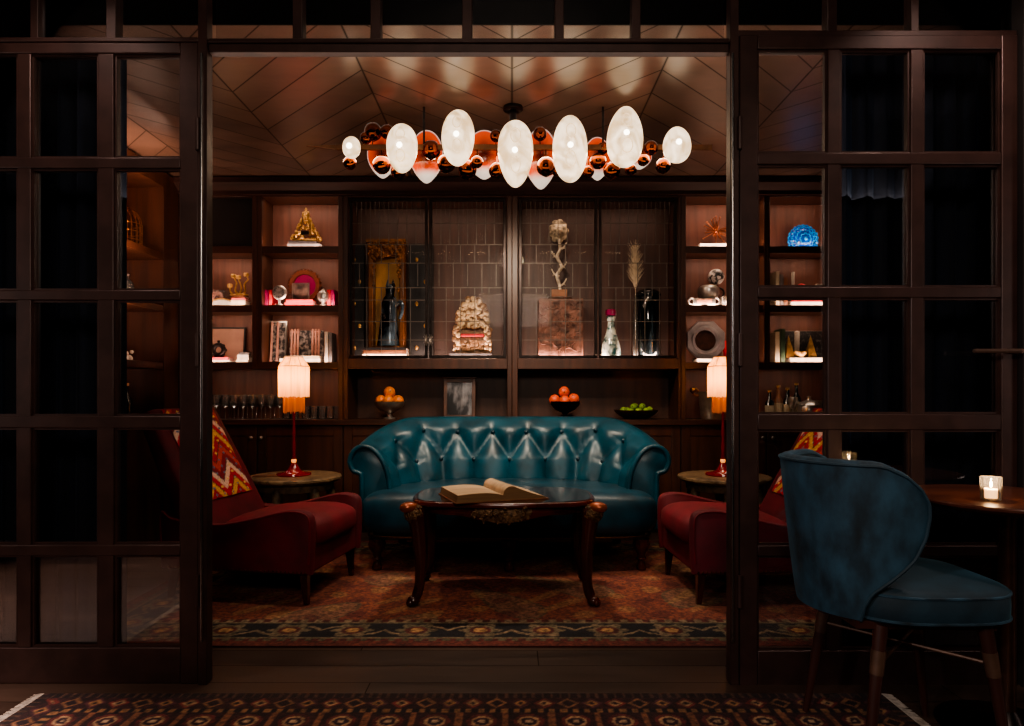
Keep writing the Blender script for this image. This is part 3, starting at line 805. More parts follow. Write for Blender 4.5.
def lamp(loc, label):
    t = thing('table_lamp', label, 'lamp', loc)
    MB().lathe([(0, 0), (.115, 0), (.122, .006), (.12, .014), (.07, .024), (.045, .04), (.03, .065), (.018, .09), (0, .09)], 32).build('base', m_ruby, t)
    MB().lathe([(.013, .09), (.016, .12), (.010, .16), (.013, .2), (.009, .26), (.012, .30), (.009, .36), (.010, .50), (.008, .70), (0, .70)], 16).build('stem', m_ruby, t)
    MB().ell((0, 0, .105), (.018, .018, .022), 16, 10).build('glow_cup', M('stem_cup', '#ffb070', .3, 0, .1, 10, emit='#ff9a4a', es=.9) if 'stem_cup' not in bpy.data.materials else bpy.data.materials['stem_cup'], t, label='small glowing amber cup above the base')  # cup's glow is emission in its material; the bulb sits higher up
    # shade: sloped beaded collar, two tiers of thread fringe
    MB().lathe([(.062, .845), (.066, .84), (.102, .785), (.105, .775)], 48, caps=False).build('shade_collar', m_fr1, t)
    fr = MB()
    for z, r in ((.845, .063), (.778, .106)): fr.tube([(r*math.cos(2*PI*k/40), r*math.sin(2*PI*k/40), z) for k in range(40)], .003, 6, closed=True)
    for k in range(8): a = 2*PI*k/8; fr.cyl((.063*math.cos(a), .063*math.sin(a), .845), (.106*math.cos(a), .106*math.sin(a), .778), .0022, n=6)
    fr.cyl((0, 0, .69), (0, 0, .845), .003, n=6).cyl((-.063, 0, .845), (.063, 0, .845), .002, n=6)
    fr.build('shade_frame', m_brass, t)
    def fringe(r, z0, z1, n, jag):
        P = []; rr = random.Random(int(r*1000))
        for k in range(n*2):
            a = 2*PI*k/(n*2); q = r*(1+(.012 if k % 2 else -.012)); dz = jag*rr.random() if jag else 0
            P.append([(q*math.cos(a), q*math.sin(a), z0), (q*math.cos(a), q*math.sin(a), (z0+z1)/2), (q*math.cos(a), q*math.sin(a), z1+dz)])
        return MB().grid(P, cu=True)
    fringe(.106, .777, .555, 66, .012).build('upper_fringe', m_fr1, t, ang=80, label='long cream thread fringe, upper tier')
    fringe(.074, .60, .435, 54, .03).build('lower_fringe', m_fr2, t, ang=80, label='amber thread fringe, lower tier')
    point('lamp_bulb', (loc[0], loc[1], loc[2]+.70), LAMPW, (1, .66, .36), .03)
    return t
for (x, y, z), lb in zip(ST, ('fringed table lamp on a ruby glass stem beside the left armchair', 'fringed table lamp on a ruby glass stem, half hidden by the door jamb')):
    lamp((x-.008, y, z+.5301), lb)
# reading glasses-like folded booklet beside the left lamp
solo('booklet', MB().box(-.10, .10, -.05, .05, 0, .006).box(-.095, .06, -.045, .04, .006, .010), m_brownbook, 'slim folded booklet lying on the left side table', 'booklet', (ST[0][0]-.17, ST[0][1]-.06, RUGZ+.5302), (0, 0, .2))

# ================================================================== RUGS
m_rug = M('woven_rug', '#ffffff', .95, 0, .55, 55, attr='Col', bump=.25, bscale=220, detail=6)
def hsh(a, b=0): return (math.sin(a*127.1+b*311.7)*43758.5453) % 1.0
def vn(x, y):
    i, j = math.floor(x), math.floor(y); fx, fy = smooth(x-i), smooth(y-j)
    a = hsh(i, j)+(hsh(i+1, j)-hsh(i, j))*fx; b = hsh(i, j+1)+(hsh(i+1, j+1)-hsh(i, j+1))*fx; return a+(b-a)*fy
def mixc(a, b, k): return tuple(p+(q-p)*k for p, q in zip(a, b))
def desat(c, k, g=1.0): l = .3*c[0]+.55*c[1]+.15*c[2]; return tuple(g*(q+(l-q)*k) for q in c)
RC = {k: lin(v) for k, v in dict(red='#74301f', rust='#8c4528', beige='#80694c', navy='#15131a', deep='#5a1d18', gold='#a5793f', olive='#5a5238', pale='#b09470').items()}
def rug_big(x, y, hx, hy):
    ex, ey = hx-abs(x), hy-abs(y); d = min(ex, ey); along = x if ey < ex else y
    n = vn(x*9, y*9)*.6+vn(x*31, y*31)*.4
    if d < .055: c = mixc(RC['deep'], RC['red'], n)
    elif d < .085: c = RC['olive'] if (along*16) % 1 < .5 else RC['deep']
    elif d < .30:                                   # black band with meandering beige flowers
        f = (d-.085)/.215; s = (along/.30) % 1-.5; v = f-.5; alt = 1 if int(math.floor(along/.30)) % 2 else -1
        c = RC['navy']
        r = math.hypot(s*1.25, v*.95)
        if r < .36+.07*math.cos(6*math.atan2(v, s)): c = mixc(RC['olive'], RC['beige'], n)
        if r < .22: c = RC['deep'] if r > .13 else RC['gold']
        if abs(v-alt*.22*math.sin(2*PI*(s+.5))) < .05 and r > .36: c = RC['beige']
        if f < .08 or f > .92: c = mixc(RC['olive'], RC['beige'], n)
    elif d < .34: c = RC['deep'] if (along*14) % 1 < .5 else RC['beige']
    else:
        c = mixc(RC['red'], RC['rust'], n)
        u, w = x*3.2, y*3.2; k = math.sin(u*2+1.7*math.sin(w))*math.cos(w*2+1.3*math.sin(u*1.3))
        if k > .55: c = mixc(c, RC['beige'], .4)
        elif k > .45: c = mixc(c, RC['olive'], .7)
        k2 = math.sin(u*5.1+2*math.sin(w*2.2))*math.sin(w*4.7+1.6*math.cos(u*2.6))
        if k2 > .62: c = mixc(c, RC['gold'], .4)
        elif k2 < -.66: c = mixc(c, RC['deep'], .6)
    return desat(mixc(c, tuple(q*.55 for q in c), vn(x*70, y*70)*.7), .18)
def rug_small(x, y, hx, hy):
    ex, ey = hx-abs(x), hy-abs(y); d = min(ex, ey); along = x if ey < ex else y
    n = vn(x*40, y*40); c = mixc(lin('#2c1014'), lin('#451a18'), n)
    if d < .035: c = lin('#2a1315') if (along*30) % 1 < .7 else lin('#5c3a2a')
    elif d < .12:
        s = (along/.085) % 1-.5; v = (d-.0775)/.085; q = abs(s)+abs(v)
        kk = int(math.floor(along/.085)) % 3
        if q < .46: c = [lin('#7c2c22'), lin('#94603a'), lin('#5c2a30')][kk]
        if q < .30: c = [lin('#b0845a'), lin('#2a1418'), lin('#a5703f')][kk]
        if q < .14: c = lin('#2a1016')
    elif d < .15: c = lin('#1b1016') if (along*24) % 1 < .5 else lin('#96643a')
    elif d < .27:
        s = (along/.16) % 1-.5; v = (d-.21)/.12
        r = math.hypot(s*1.3, v); 
        if r < .42: c = lin('#6b2620')
        if r < .30: c = lin('#b88a5e')
        if r < .22: c = lin('#3b1c26')
        if r < .1: c = lin('#c09a72')
        if abs(abs(s)-.5) < .07: c = lin('#8b5232')
    elif d < .30: c = lin('#8a5836') if (along*24) % 1 < .5 else lin('#20131a')
    else:
        s = (x/.22+ (math.floor(y/.2) % 2)*.5) % 1-.5; v = (y/.2) % 1-.5; q = abs(s)+abs(v)
        if q < .42: c = lin('#7d2b20')
        if q < .30: c = lin('#2b1520')
        if q < .18: c = lin('#a8744a')
    return desat(mixc(c, tuple(q*.5 for q in c), vn(x*90, y*90)*.6), .12, .72)
def rug(name, label, x0, x1, y0, y1, step, fn, z=.008):
    hx, hy = (x1-x0)/2, (y1-y0)/2; cx, cy = (x0+x1)/2, (y0+y1)/2
    nx, ny = int((x1-x0)/step), int((y1-y0)/step); m = MB(); m.c = []; P = []
    for i in range(nx+1):
        r = []
        for j in range(ny+1):
            x, y = -hx+2*hx*i/nx, -hy+2*hy*j/ny; r.append((x, y, z)); m.c.append(fn(x, y, hx, hy))
        P.append(r)
    m.grid(P)
    t = thing(name, label, 'rug', (cx, cy, 0))
    m.build('pile', m_rug, t, smooth=False)
    MB().box(-hx, hx, -hy, hy, .0005, z-.0006).build('edge', M(name+'_edge', '#3a1512', .9, 0, .3, 40), t)
    return t, hx, hy
rug('persian_rug', 'worn red persian rug with dark border under the sofa and coffee table', -2.05, 2.05, 2.915, 5.0, .009, rug_big)
rt, hx, hy = rug('runner_rug', 'dark burgundy patterned rug with white fringe in front of the glazed screen', X(46, 2.456), X(880, 2.456), 1.25, 2.452, .0065, rug_small)
m_fringe = M('cotton_fringe', '#857a70', .9, 0, .3, 60)
for s in (-1, 1):
    f = MB(); rr = random.Random(8+s); n = 170
    for k in range(n):
        y = -hy+2*hy*(k+.5)/n; f.tube([(s*hx, y, .006), (s*(hx+.018), y+rr.uniform(-.003, .003), .005), (s*(hx+.04), y+rr.uniform(-.006, .006), .0035)], [.003, .003, .002], 4)
    o = f.build('fringe', m_fringe, rt)
# ================================================================== FOREGROUND CHAIR
m_bluev = M('navy_blue_velvet', '#1c3644', .7, 0, .75, 16, (1, 1, .55), bump=.06, bscale=140, sheen=.35, sheen_tint='#5f8598', detail=8, lo=.3, hi=.7)
m_bluev2 = M('navy_blue_velvet_seat', '#152e3a', .7, 0, .4, 7, bump=.05, bscale=140, sheen=.35, sheen_tint='#4f8598')
m_chairleg = M('chair_leg_wood', '#3a201a', .35, 0, .3, 10, (1, 1, .1))
m_ferrule = M('aged_brass_ferrule', '#644a3c', .4, .5, .2, 20)
def dining_chair(loc, rz):
    t = thing('dining_chair', 'dark blue velvet dining chair with wrapped curved back beside the candle table', 'chair', loc, rz)
    zb, zt_ = .445, .925
    edge_x = [(.445, -.19), (.49, -.185), (.53, -.17), (.565, -.135), (.60, -.10), (.64, -.065), (.70, -.04), (.76, -.032), (.80, -.036), (.84, -.06), (.875, -.10), (.90, -.15), (.915, -.22)]
    R0 = .255
    def back_x(z): k = (z-zb)/(zt_-zb); return -.285-.055*k**.8
    def halfw(z): k = (z-zb)/(zt_-zb); return .218+.045*k
    NZ, NS = 44, 61
    def pt(z, s, inset):
        """s in -1..1 from the far wing edge to the near one"""
        hw = halfw(z)-inset; bx = back_x(z)+inset; xe = interp(edge_x, z)[0]
        r = hw; cx = bx+r*1.05                             # half-ellipse back, then straight wings
        arc = PI/2*r*1.02; 
        if xe >= cx: tot = arc+(xe-cx)
        else:
            ph = math.acos(max(-1, min(1, (cx-xe)/(r*1.05)))); tot = arc*ph/(PI/2)
        q = abs(s)*tot; sg = -1 if s > 0 else 1           # s>0 is the near side (-y)
        if q <= arc: a = q/arc*PI/2; return (cx-r*1.05*math.cos(a), sg*r*math.sin(a), z)
        return (cx+(q-arc), sg*r, z)
    def zz(i):
        k = i/NZ; return zb+(.905-zb)*(1-(1-k)**1.5)
    out = [[pt(zz(i), -1+2*j/(NS-1), 0) for j in range(NS)] for i in range(NZ+1)]
    inn = [[pt(zz(i), (-1+2*j/(NS-1))*.985, .05) for j in range(NS)] for i in range(NZ+1)]
    m = MB(); m.grid(out); m.grid(inn)
    # rim: rounded strip along the open border
    bord = [(i, 0) for i in range(NZ+1)]+[(NZ, j) for j in range(1, NS)]+[(i, NS-1) for i in range(NZ-1, -1, -1)]
    cyc = bord
    P = []
    for (i, j) in cyc:
        a, b = Vector(out[i][j]), Vector(inn[i][j]); mid = (a+b)/2
        # outward: away from the shell's middle
        c = Vector((-.15, 0, .68)); d = (mid-c); w = (b-a).normalized(); d = (d-w*d.dot(w)).normalized()
        P.append([a, a.lerp(b, .2)+d*.010, mid+d*.014, a.lerp(b, .8)+d*.010, b])
    m.grid(P)
    bot = [[out[0][j], inn[0][j]] for j in range(NS)]; m.grid(bot)
    m.build('backrest', m_bluev, t, ang=75)
    MB().tube([Vector(out[i][j]).lerp(Vector(inn[i][j]), .04)+(Vector(out[i][j])-Vector(inn[i][j])).normalized()*.002 for i, j in cyc], .005, 6).tube([Vector(p[4]) for p in P], .0045, 6).build('piping', m_bluev2, t)
    # seat: thick drum with flat front corners and a domed top
    S = []
    for i in range(64):
        a = 2*PI*i/64; ca, sa = math.cos(a), math.sin(a); ex = .55 if ca > 0 else .8
        x = .015+.268*math.copysign(abs(ca)**ex, ca)*(1.0 if ca > 0 else .86); y = .232*math.copysign(abs(sa)**ex, sa)
        S.append([(x*.97, y*.97, .443), (x, y, .452), (x*1.004, y*1.004, .49), (x, y, .525), (x*.985, y*.985, .535), (x*.9, y*.9, .544), (x*.6, y*.6, .552), (x*.25, y*.25, .555), (.02, 0, .556)])
    m = MB().grid(S, cu=True); o = len(m.v); m.v += [r[0] for r in S]; m.f.append(tuple(range(o, o+64)))
    m.build('seat', m_bluev2, t, ang=60)
    for k in (3, 1):
        MB().tube([Vector(r[k])*1.0 for r in S], .0045, 6, closed=True).build('piping', m_bluev, t)
    MB().prism([(-.2, -.17), (.2, -.19), (.2, .19), (-.2, .17)], .42, .4435, 'xy').build('seat_frame', m_chairleg, t)
    feet = []
    for (x0, y0, x1, y1) in ((-.125, .165, -.185, .20), (-.125, -.165, -.185, -.20), (.175, -.175, .235, -.20), (.175, .175, .225, .185)):
        a, b = Vector((x0, y0, .43)), Vector((x1, y1, 0 if x1 < 0 else -.008))
        L = MB().tube([a, a.lerp(b, .5), b], [.021, .0165, .0105], 12).build('leg', m_chairleg, t)
        f0, f1 = a.lerp(b, .17), a.lerp(b, .33); MB().tube([f0, f1], [.0210, .0197], 14).build('ferrule', m_ferrule, L)
        feet.append(a.lerp(b, .25))
    MB().cyl(feet[0], feet[2], .0055, n=8).build('stretcher', m_ferrule, t)
    q = feet[1].copy(), feet[3].copy(); q[0].z -= .012; q[1].z -= .012
    MB().cyl(q[0], q[1], .0055, n=8).build('stretcher', m_ferrule, t)
    return t
dining_chair((1.215, 2.115, .0085), math.radians(0))

# ================================================================== CANDLE TABLE
m_tabtop = wood('walnut_table_top', '#3a1f17', '#6a3c2c', .28, 'x', 4, coat=.2)
m_tubemetal = M('aged_brass_tube', '#6a4d40', .32, .9, .2, 12)
TX, TY = 1.65, 2.20
def pedestal_table(loc):
    t = thing('pedestal_table', 'round walnut pedestal table holding the lit candle at the right edge', 'table', loc)
    MB().lathe([(0, .752), (.27, .752), (.285, .758), (.298, .768), (.30, .775), (.297, .779), (0, .779)], 72).build('tabletop', m_tabtop, t, ang=30)
    MB().lathe([(.026, .02), (.026, .70), (.05, .74), (.10, .7515)], 24).build('pole', m_tubemetal, t)
    MB().lathe([(0, 0), (.203, 0), (.206, .006), (.19, .012), (.10, .022), (.05, .034), (.035, .06), (.027, .07)], 48).build('base', m_darkmetal, t)
pedestal_table((TX, TY, 0))
m_flame = M('candle_flame', '#ffffff', .5, 0, .02, 10, emit='#ffd9a0', es=45)
m_wax = M('candle_wax', '#f0d9b5', .5, 0, .1, 20, emit='#ffb870', es=2.2)
def candle(loc):
    t = thing('candle', 'lit votive candle in a clear glass on the round walnut table', 'candle', loc)
    m = MB().lathe([(.026, 0), (.029, .002), (.031, .075), (.029, .075), (.0275, .008), (0, .006)], 28); m.build('glass', m_clear, t)
    MB().lathe([(0, .009), (.026, .009), (.0265, .036), (.01, .038), (0, .038)], 24).build('wax', m_wax, t)
    MB().cyl((0, 0, .035), (0, 0, .042), .0012, n=6).build('wick', m_black, t)
    MB().ell((0, 0, .050), (.0035, .0035, .010), 10, 8).build('flame', m_flame, t)
    point('candle_glow', (loc[0], loc[1], loc[2]+.062), .9, (1, .62, .32), .002)
candle((X(991, 2.12), 2.12, .7792))

# ================================================================== CHANDELIER
def globe_mat(name):
    t = NT(name); p = t.n('ShaderNodeBsdfPrincipled'); t.l(p.outputs[0], t.out.inputs[0])
    vec = t.coord((1, 1, 1)); n1 = t.noise(vec, 9, 3, 1.5); f = t.ramp(n1, .35, .7)
    c = t.mix(f, lin('#a58558'), lin('#ffe6c4'))
    p.inputs['Base Color'].default_value = (*lin('#e9dcc6'), 1); setp(p, 'Roughness', .2)
    t.l(c, p.inputs['Emission Color']); setp(p, 'Emission Strength', GLOBE); return t.m
GLOBE = 1.5
m_globe = globe_mat('milk_glass')
m_globe_ring = M('milk_glass_swirl', '#e0c8a8', .2, 0, .1, 10, emit='#d9bd98', es=1.1)
m_hot = M('bulb_seen_through', '#ffffff', .4, 0, .02, 5, emit='#fff4e2', es=5)
m_amber = M('amber_mirror_glass', '#6e3416', .06, 1, .5, 5, dist=1.0)
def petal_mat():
    t = NT('painted_glow_back'); p = t.n('ShaderNodeBsdfPrincipled'); t.l(p.outputs[0], t.out.inputs[0])
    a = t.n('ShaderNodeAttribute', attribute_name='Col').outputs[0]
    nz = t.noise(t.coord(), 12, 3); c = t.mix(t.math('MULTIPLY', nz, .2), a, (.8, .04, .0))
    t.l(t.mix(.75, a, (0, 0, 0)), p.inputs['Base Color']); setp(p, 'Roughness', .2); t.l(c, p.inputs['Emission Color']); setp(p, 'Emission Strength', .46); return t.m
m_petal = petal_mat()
CD = 3.98
def chandelier():
    zb = Z(147.5, CD); cx = X(513, CD); t = thing('chandelier', 'long brass chandelier of milk glass eggs and amber balls below the ceiling', 'chandelier', (cx, CD, zb))
    def loc(px, py, dy=0): v = at(px, py, CD+dy); return (v.x-cx, dy, v.z-zb)
    L0, L1 = X(345, CD)-cx, X(712, CD)-cx
    m = MB(); m.box(X(336, CD)-cx, L1, -.012, .012, -.016, .016)
    m.prism([(X(336, CD)-cx, -.016), (X(336, CD)-cx, .016), (X(306, CD)-cx, .008)], -.01, .01, 'xz')
    m.build('bar', M('brown_brass', '#6b4a35', .35, .7, .2, 20), t, bevel=.003)
    for px in (424, 513, 603):
        q = loc(px, 147)
        MB().cyl((q[0], 0, .01), (q[0], 0, ZC-zb), .0065, n=10).build('rod', m_darkmetal, t)
    MB().lathe([(.055, ZC-zb-.022), (.06, ZC-zb-.018), (.06, ZC-zb)], 28).lathe([(.02, ZC-zb-.1), (.02, ZC-zb-.022)], 16).build('canopy', m_darkmetal, t)
    k = F/CD
    # (px centre, py centre, half width, half height, point-down, tilt)
    eggs = [(351.5, 147.5, 9, 11, 0, 0), (402, 148.5, 15.5, 24.5, -.10, 0), (458, 138, 16.5, 28, -.05, .03), (515.5, 154, 17.5, 33.5, -.16, 0), (570, 149, 17.5, 33.5, .02, 0), (625, 137, 18, 30.5, .14, .04), (677, 145, 14, 18, .08, 0)]
    for i, (px, py, a, b, sk, tl) in enumerate(eggs):
        c = loc(px, py, -.10); ra, rb = a*(CD-.1)/F, b*(CD-.1)/F
        rot = Matrix.Rotation(tl, 3, 'Y')
        g = MB().ell(c, (ra, ra*.78, rb), 36, 24, rot, lambda q, u, v: Vector((q.x*(1-sk*2*q.z/rb*.5-0), q.y*(1-sk*q.z/rb), q.z)))
        G = g.build('glass_shade', m_globe, t)
        if b > 20:
            for oz, s in ((.42, .42), (-.42, .45)):
                n = 28; yy = -ra*.78
                pts = []
                for q in range(n):
                    an = 2*PI*q/n; x = ra*s*.62*math.cos(an); z = rb*(oz+.22*math.sin(an)); yq = -ra*.78*math.sqrt(max(.02, 1-(x/ra)**2-(z/rb)**2))
                    pts.append((c[0]+x*(1-sk*z/rb), yq*(1-sk*z/rb)-.10, c[2]+z))
                MB().tube(pts, .0035, 6, closed=True).build('glass_swirl', m_globe_ring, G)
        MB().ell((c[0]-.004, -.10-ra*.78*.985, c[2]-.004), (.017, .010, .017), 12, 8).build('bulb', m_hot, G)
        MB().cyl((c[0], 0, c[2]*.5 if abs(c[2]) > .03 else 0), (c[0], -.10+ra*.6, c[2]), .008, n=8).build('arm', m_brass, t)
    petals = [(382, 153, 16, 24, 1), (426, 155, 17, 27, 1), (484, 153, 19, 25, 1), (541, 157, 17, 31, 1), (598, 157, 14, 22, 1), (640, 155, 13, 13, 1)]
    for px, py, a, b, _ in petals:
        c = loc(px, py, .09); ra, rb = a*(CD+.09)/F, b*(CD+.09)/F; g = MB(); g.c = []; P = []
        for i in range(40):
            an = 2*PI*i/40; row = []
            for j in range(13):
                f = j/12; w = 1-.22*max(0, -math.sin(an))*math.sin(an)**2*-1 if 0 else 1
                x = ra*f*math.cos(an); z = rb*f*math.sin(an)
                if z < 0: x *= 1-.38*(z/rb)**2
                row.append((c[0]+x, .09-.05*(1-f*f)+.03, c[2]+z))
                low = max(0, -z/rb)  # glow painted into vertex colours: dark middle, orange, pale rim and foot
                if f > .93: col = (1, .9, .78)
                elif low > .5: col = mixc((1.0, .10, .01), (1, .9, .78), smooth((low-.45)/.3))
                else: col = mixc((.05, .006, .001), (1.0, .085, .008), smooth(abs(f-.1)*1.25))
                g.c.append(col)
            P.append(row)
        g.grid(P, cu=True); g.build('globe_back', m_petal, t, ang=80, label='copper globe back, its orange glow and pale rim painted on, on the far side of the bar')
        MB().cyl((c[0], 0, 0), (c[0], .07, c[2]), .007, n=8).build('arm', m_brass, t)
    balls = [(373, 132, 9), (387, 132, 7), (366, 138, 6), (350, 163, 6.5), (382, 165, 9), (399, 172, 8), (431, 150, 9.5), (446, 164, 9), (467, 170, 9.5), (477, 162, 6), (496, 136, 6), (497, 171, 8), (540, 134, 7), (546, 167, 9.5), (556, 171, 5), (588, 172, 6), (598, 161, 8), (612, 171, 8.5), (631, 170, 6), (651, 148, 7), (663, 166, 7.5), (643, 160, 6), (603, 148, 6)]
    for i, (px, py, r) in enumerate(balls):
        c = loc(px, py, -.02 if i % 2 else .02); rr = r*CD/F
        MB().ell(c, rr, 20, 14, None, lambda q, u, v: q*(1+.05*math.sin(3*u+i)*math.cos(2*v))).cyl((c[0], 0, 0), c, .004, n=6).build('amber_ball', m_amber, t)
CHAND = 1.0
chandelier()
# ================================================================== THINGS ON THE SHELVES
K = (YB+.14)/F                            # metres per photo pixel at the middle of a shelf
def XS(px, dy=.14): return (px-512)*(YB+dy)/F
def pos(px, z, dy=.14):
    if (px < 345 or px > 681) and z > ZK+.3: dy = .024+dy*.68
    return (XS(px, dy), YB+dy, z+.0006)
def book_flat(px, z, w, d, h, mat, label, rz=0, dy=.14, group=None, page=None):
    """book lying flat with its spine to the room"""
    if (px < 345 or px > 681) and z > ZK+.3: d *= .8
    t = thing('book', label, 'book', pos(px, z, dy), rz, group); c = .004
    MB().box(-w/2, w/2, -d/2, d/2, 0, c).box(-w/2, w/2, -d/2, d/2, h-c, h).box(-w/2, w/2, -d/2, -d/2+c, c, h-c).build('cover', mat, t)
    MB().box(-w/2+.004, w/2-.004, -d/2+c, d/2-.006, c, h-c).build('pages', page or m_white, t)
    return z+h+.0008
def book_up(px, z, w, d, h, mat, label, rz=0, dy=.14, group=None, lean=0):
    if (px < 345 or px > 681) and z > ZK+.3: d *= .8
    t = thing('book', label, 'book', pos(px, z, dy), rz, group); c = .004
    if lean: t.rotation_euler = (0, lean, rz); t.location.z += w/2*abs(math.sin(lean))
    MB().box(-w/2, -w/2+c, -d/2, d/2, 0, h).box(w/2-c, w/2, -d/2, d/2, 0, h).box(-w/2+c, w/2-c, -d/2, -d/2+c, 0, h).build('cover', mat, t)
    MB().box(-w/2+c, w/2-c, -d/2+c, d/2-.005, .003, h-.004).build('pages', m_white, t)
def cluster(mb, rr, n, fn, r0, r1):
    for _ in range(n):
        c = fn(); r = rr.uniform(r0, r1); mb.ell(c, (r, r*.8, r*rr.uniform(.7, 1.2)), 7, 5)
    return mb
# ---- inner left bookcase, top: gilt ornament on stacked books
z = book_flat(307, Z1, .27, .19, .028, m_grey, 'grey book, lower of the two under the gilt ornament', 0)
z = book_flat(305, z, .23, .17, .022, m_blackbook, 'dark book, upper of the two under the gilt ornament', .05)
t = thing('gilt_ornament', 'small gilt throne-shaped ornament on dark books in the left bookcase', 'ornament', pos(306, z))
rr = random.Random(2); m = MB()
m.box(-.095, .095, -.05, .05, 0, .022)
for k in range(90):
    h = rr.random(); w = .095*(1-h)**1.35+.022; a = rr.random()*2*PI
    m.ell((w*math.cos(a), .5*w*math.sin(a), .03+h*.22), (.016*(1-h*.5), .014, .018), 7, 5)
m.lathe([(.014, .24), (.008, .265), (.011, .275), (0, .295)], 10).build('body', m_gold, t)
MB().box(-.035, .035, -.05, -.03, .06, .085).build('seat', m_darkmetal, t)
# ---- inner left bookcase, middle: scalloped plate, frame, books, clock, cup
for k, (px, h, mt) in enumerate(((266, 15, 'm_red'), (269.5, 16, 'm_magenta'), (273.5, 16, 'm_red'))):
    book_up(px, Z2, .027, .17, h*K, globals()[mt], ['leftmost red upright book left of the small silver clock', 'magenta upright book left of the small silver clock', 'red upright book touching the small silver clock'][k], 0, .15)
for k, px in enumerate((331, 335)):
    book_up(px, Z2, .027, .17, 16*K, m_magenta if k else m_red, ['red upright book right of the silver cup', 'magenta upright book at the right end of the scalloped plate shelf'][k], 0, .15)
z = book_flat(301.5, Z2, .235, .17, .026, m_red, 'red book, lower one under the small clear picture frame', 0, .13)
z2 = book_flat(301.5, z, .215, .16, .024, M('scarlet_cloth', '#cc2a30', .6), 'scarlet book, upper one under the small clear picture frame', .04, .13)
t = thing('scalloped_plate', 'round magenta plate with copper scalloped rim standing behind picture frame', 'plate', pos(305, Z2, .262))
m = MB(); P = []; R = 16.5*K; c0 = R+.05
for i in range(112):
    a = 2*PI*i/112; q = 1+.055*math.cos(28*a)
    P.append([(0, -.004, c0), (.66*R*math.cos(a), -.004, c0+.66*R*math.sin(a)), (.7*R*math.cos(a), -.016, c0+.7*R*math.sin(a)), (.93*R*math.cos(a), -.02, c0+.93*R*math.sin(a)), (R*q*math.cos(a), -.012, c0+R*q*math.sin(a)), (R*q*math.cos(a), .0, c0+R*q*math.sin(a)), (0, .008, c0)])
m.grid(P, cu=True).build('rim', M('copper_rim', '#7d4430', .4, .3, .3, 30), t)
MB().lathe([(0, 0), (.67*R, 0), (.67*R, .004), (0, .004)], 48).xf(Matrix.Translation((0, -.006, c0)) @ Matrix.Rotation(PI/2, 4, 'X')).build('dish', m_magenta, t)
MB().box(-.05, .05, -.02, .006, 0, .052).build('stand', m_darkmetal, t)
t = thing('framed_photo', 'small square clear picture frame on two red books', 'frame', pos(300.5, z2, .10)); w = 8.5*K; h = 17*K
m = MB(); b = .008
m.box(-w, -w+b, 0, .012, 0, h).box(w-b, w, 0, .012, 0, h).box(-w+b, w-b, 0, .012, 0, b).box(-w+b, w-b, 0, .012, h-b, h).build('frame', m_silver, t)
MB().box(-w+b, w-b, .003, .009, b, h-b).build('picture', M('dark_photo', '#241c20', .4, 0, .8, 14, base2='#8a6f62'), t)
t = thing('desk_clock', 'small round silver clock on a stand beside red books', 'clock', pos(279.5, Z2, .02)); R = 7.2*K
MB().lathe([(.03, 0), (.03, .008), (.012, .014), (.01, .05), (0, .05)], 18).build('stand', m_silver, t)
MB().lathe([(0, 0), (R*.8, 0), (R, .006), (R, .02), (R*.85, .03), (0, .03)], 30).xf(Matrix.Translation((0, .015, .045+R)) @ Matrix.Rotation(PI/2, 4, 'X')).build('case', m_silver, t)
f = MB().lathe([(0, 0), (R*.76, 0), (R*.76, .003), (0, .003)], 30).xf(Matrix.Translation((0, -.015, .045+R)) @ Matrix.Rotation(PI/2, 4, 'X')).build('dial', M('clock_dial', '#8b8480', .3, .2, .5, 40), t)
hd = MB()
for k in range(12): a = 2*PI*k/12; hd.box(R*.62*math.cos(a)-.003, R*.62*math.cos(a)+.003, -.021, -.0185, .045+R+R*.62*math.sin(a)-.003, .045+R+R*.62*math.sin(a)+.003)
hd.build('hour_mark', m_blackbook, t)
t = thing('silver_cup', 'squat footed silver cup right of the scalloped plate', 'cup', pos(323.5, Z2, .06))
MB().lathe([(.03, 0), (.032, .006), (.016, .02), (.02, .03), (.045, .05), (.05, .085), (.046, .10), (.036, .115), (.02, .125), (.008, .14), (0, .145)], 22).build('cup', m_silver, t)
# ---- inner left bookcase, bottom: picture boards with columns, white books
m_print = M('black_white_print', '#1c191a', .5, 0, .8, 26, base2='#8d857f', lo=.45, hi=.62)
z = book_flat(302, Z3, .33, .14, .03, m_white, 'long white book lying flat behind the left lamp shade', 0, .12)
z = book_flat(304, z, .28, .13, .022, m_cream, 'cream book on top of the long white book behind the left lamp', 0, .12)
def board(px, z, w, h, dy, label, lean=.08, ncol=0, rotz=0, frame=True):
    t = thing('picture_board', label, 'picture', pos(px, z, dy), 0); t.rotation_euler = (-lean, 0, rotz)
    MB().box(-w/2, w/2, 0, .012, 0, h).build('print', m_print, t)
    if frame:
        m = MB(); b = .012; m.box(-w/2-b, -w/2, -.004, .016, 0, h+b).box(w/2, w/2+b, -.004, .016, 0, h+b).box(-w/2, w/2, -.004, .016, h, h+b); m.build('frame', m_silver, t)
    cm = MB()
    for k in ncol or ():
        x = k*w; cm.cyl((x, -.012, h*.06), (x, -.012, h*.92), .010, .009, 10).lathe([(.014, 0), (.014, .012)], 10, (x, -.012, h*.03)).lathe([(.012, 0), (.015, .016)], 10, (x, -.012, h*.92)).ell((x, -.012, h*.92+.024), .01, 8, 6)
    if ncol: cm.build('column', M('pink_column', '#b08070', .5, 0, .2, 20) if 'pink_column' not in bpy.data.materials else bpy.data.materials['pink_column'], t, label='slim pinkish turned columns')
board(275, Z3, 19*K, 41*K, .2, 'tall silver framed black and white picture with two pinkish columns', .1, (-.2, .12))
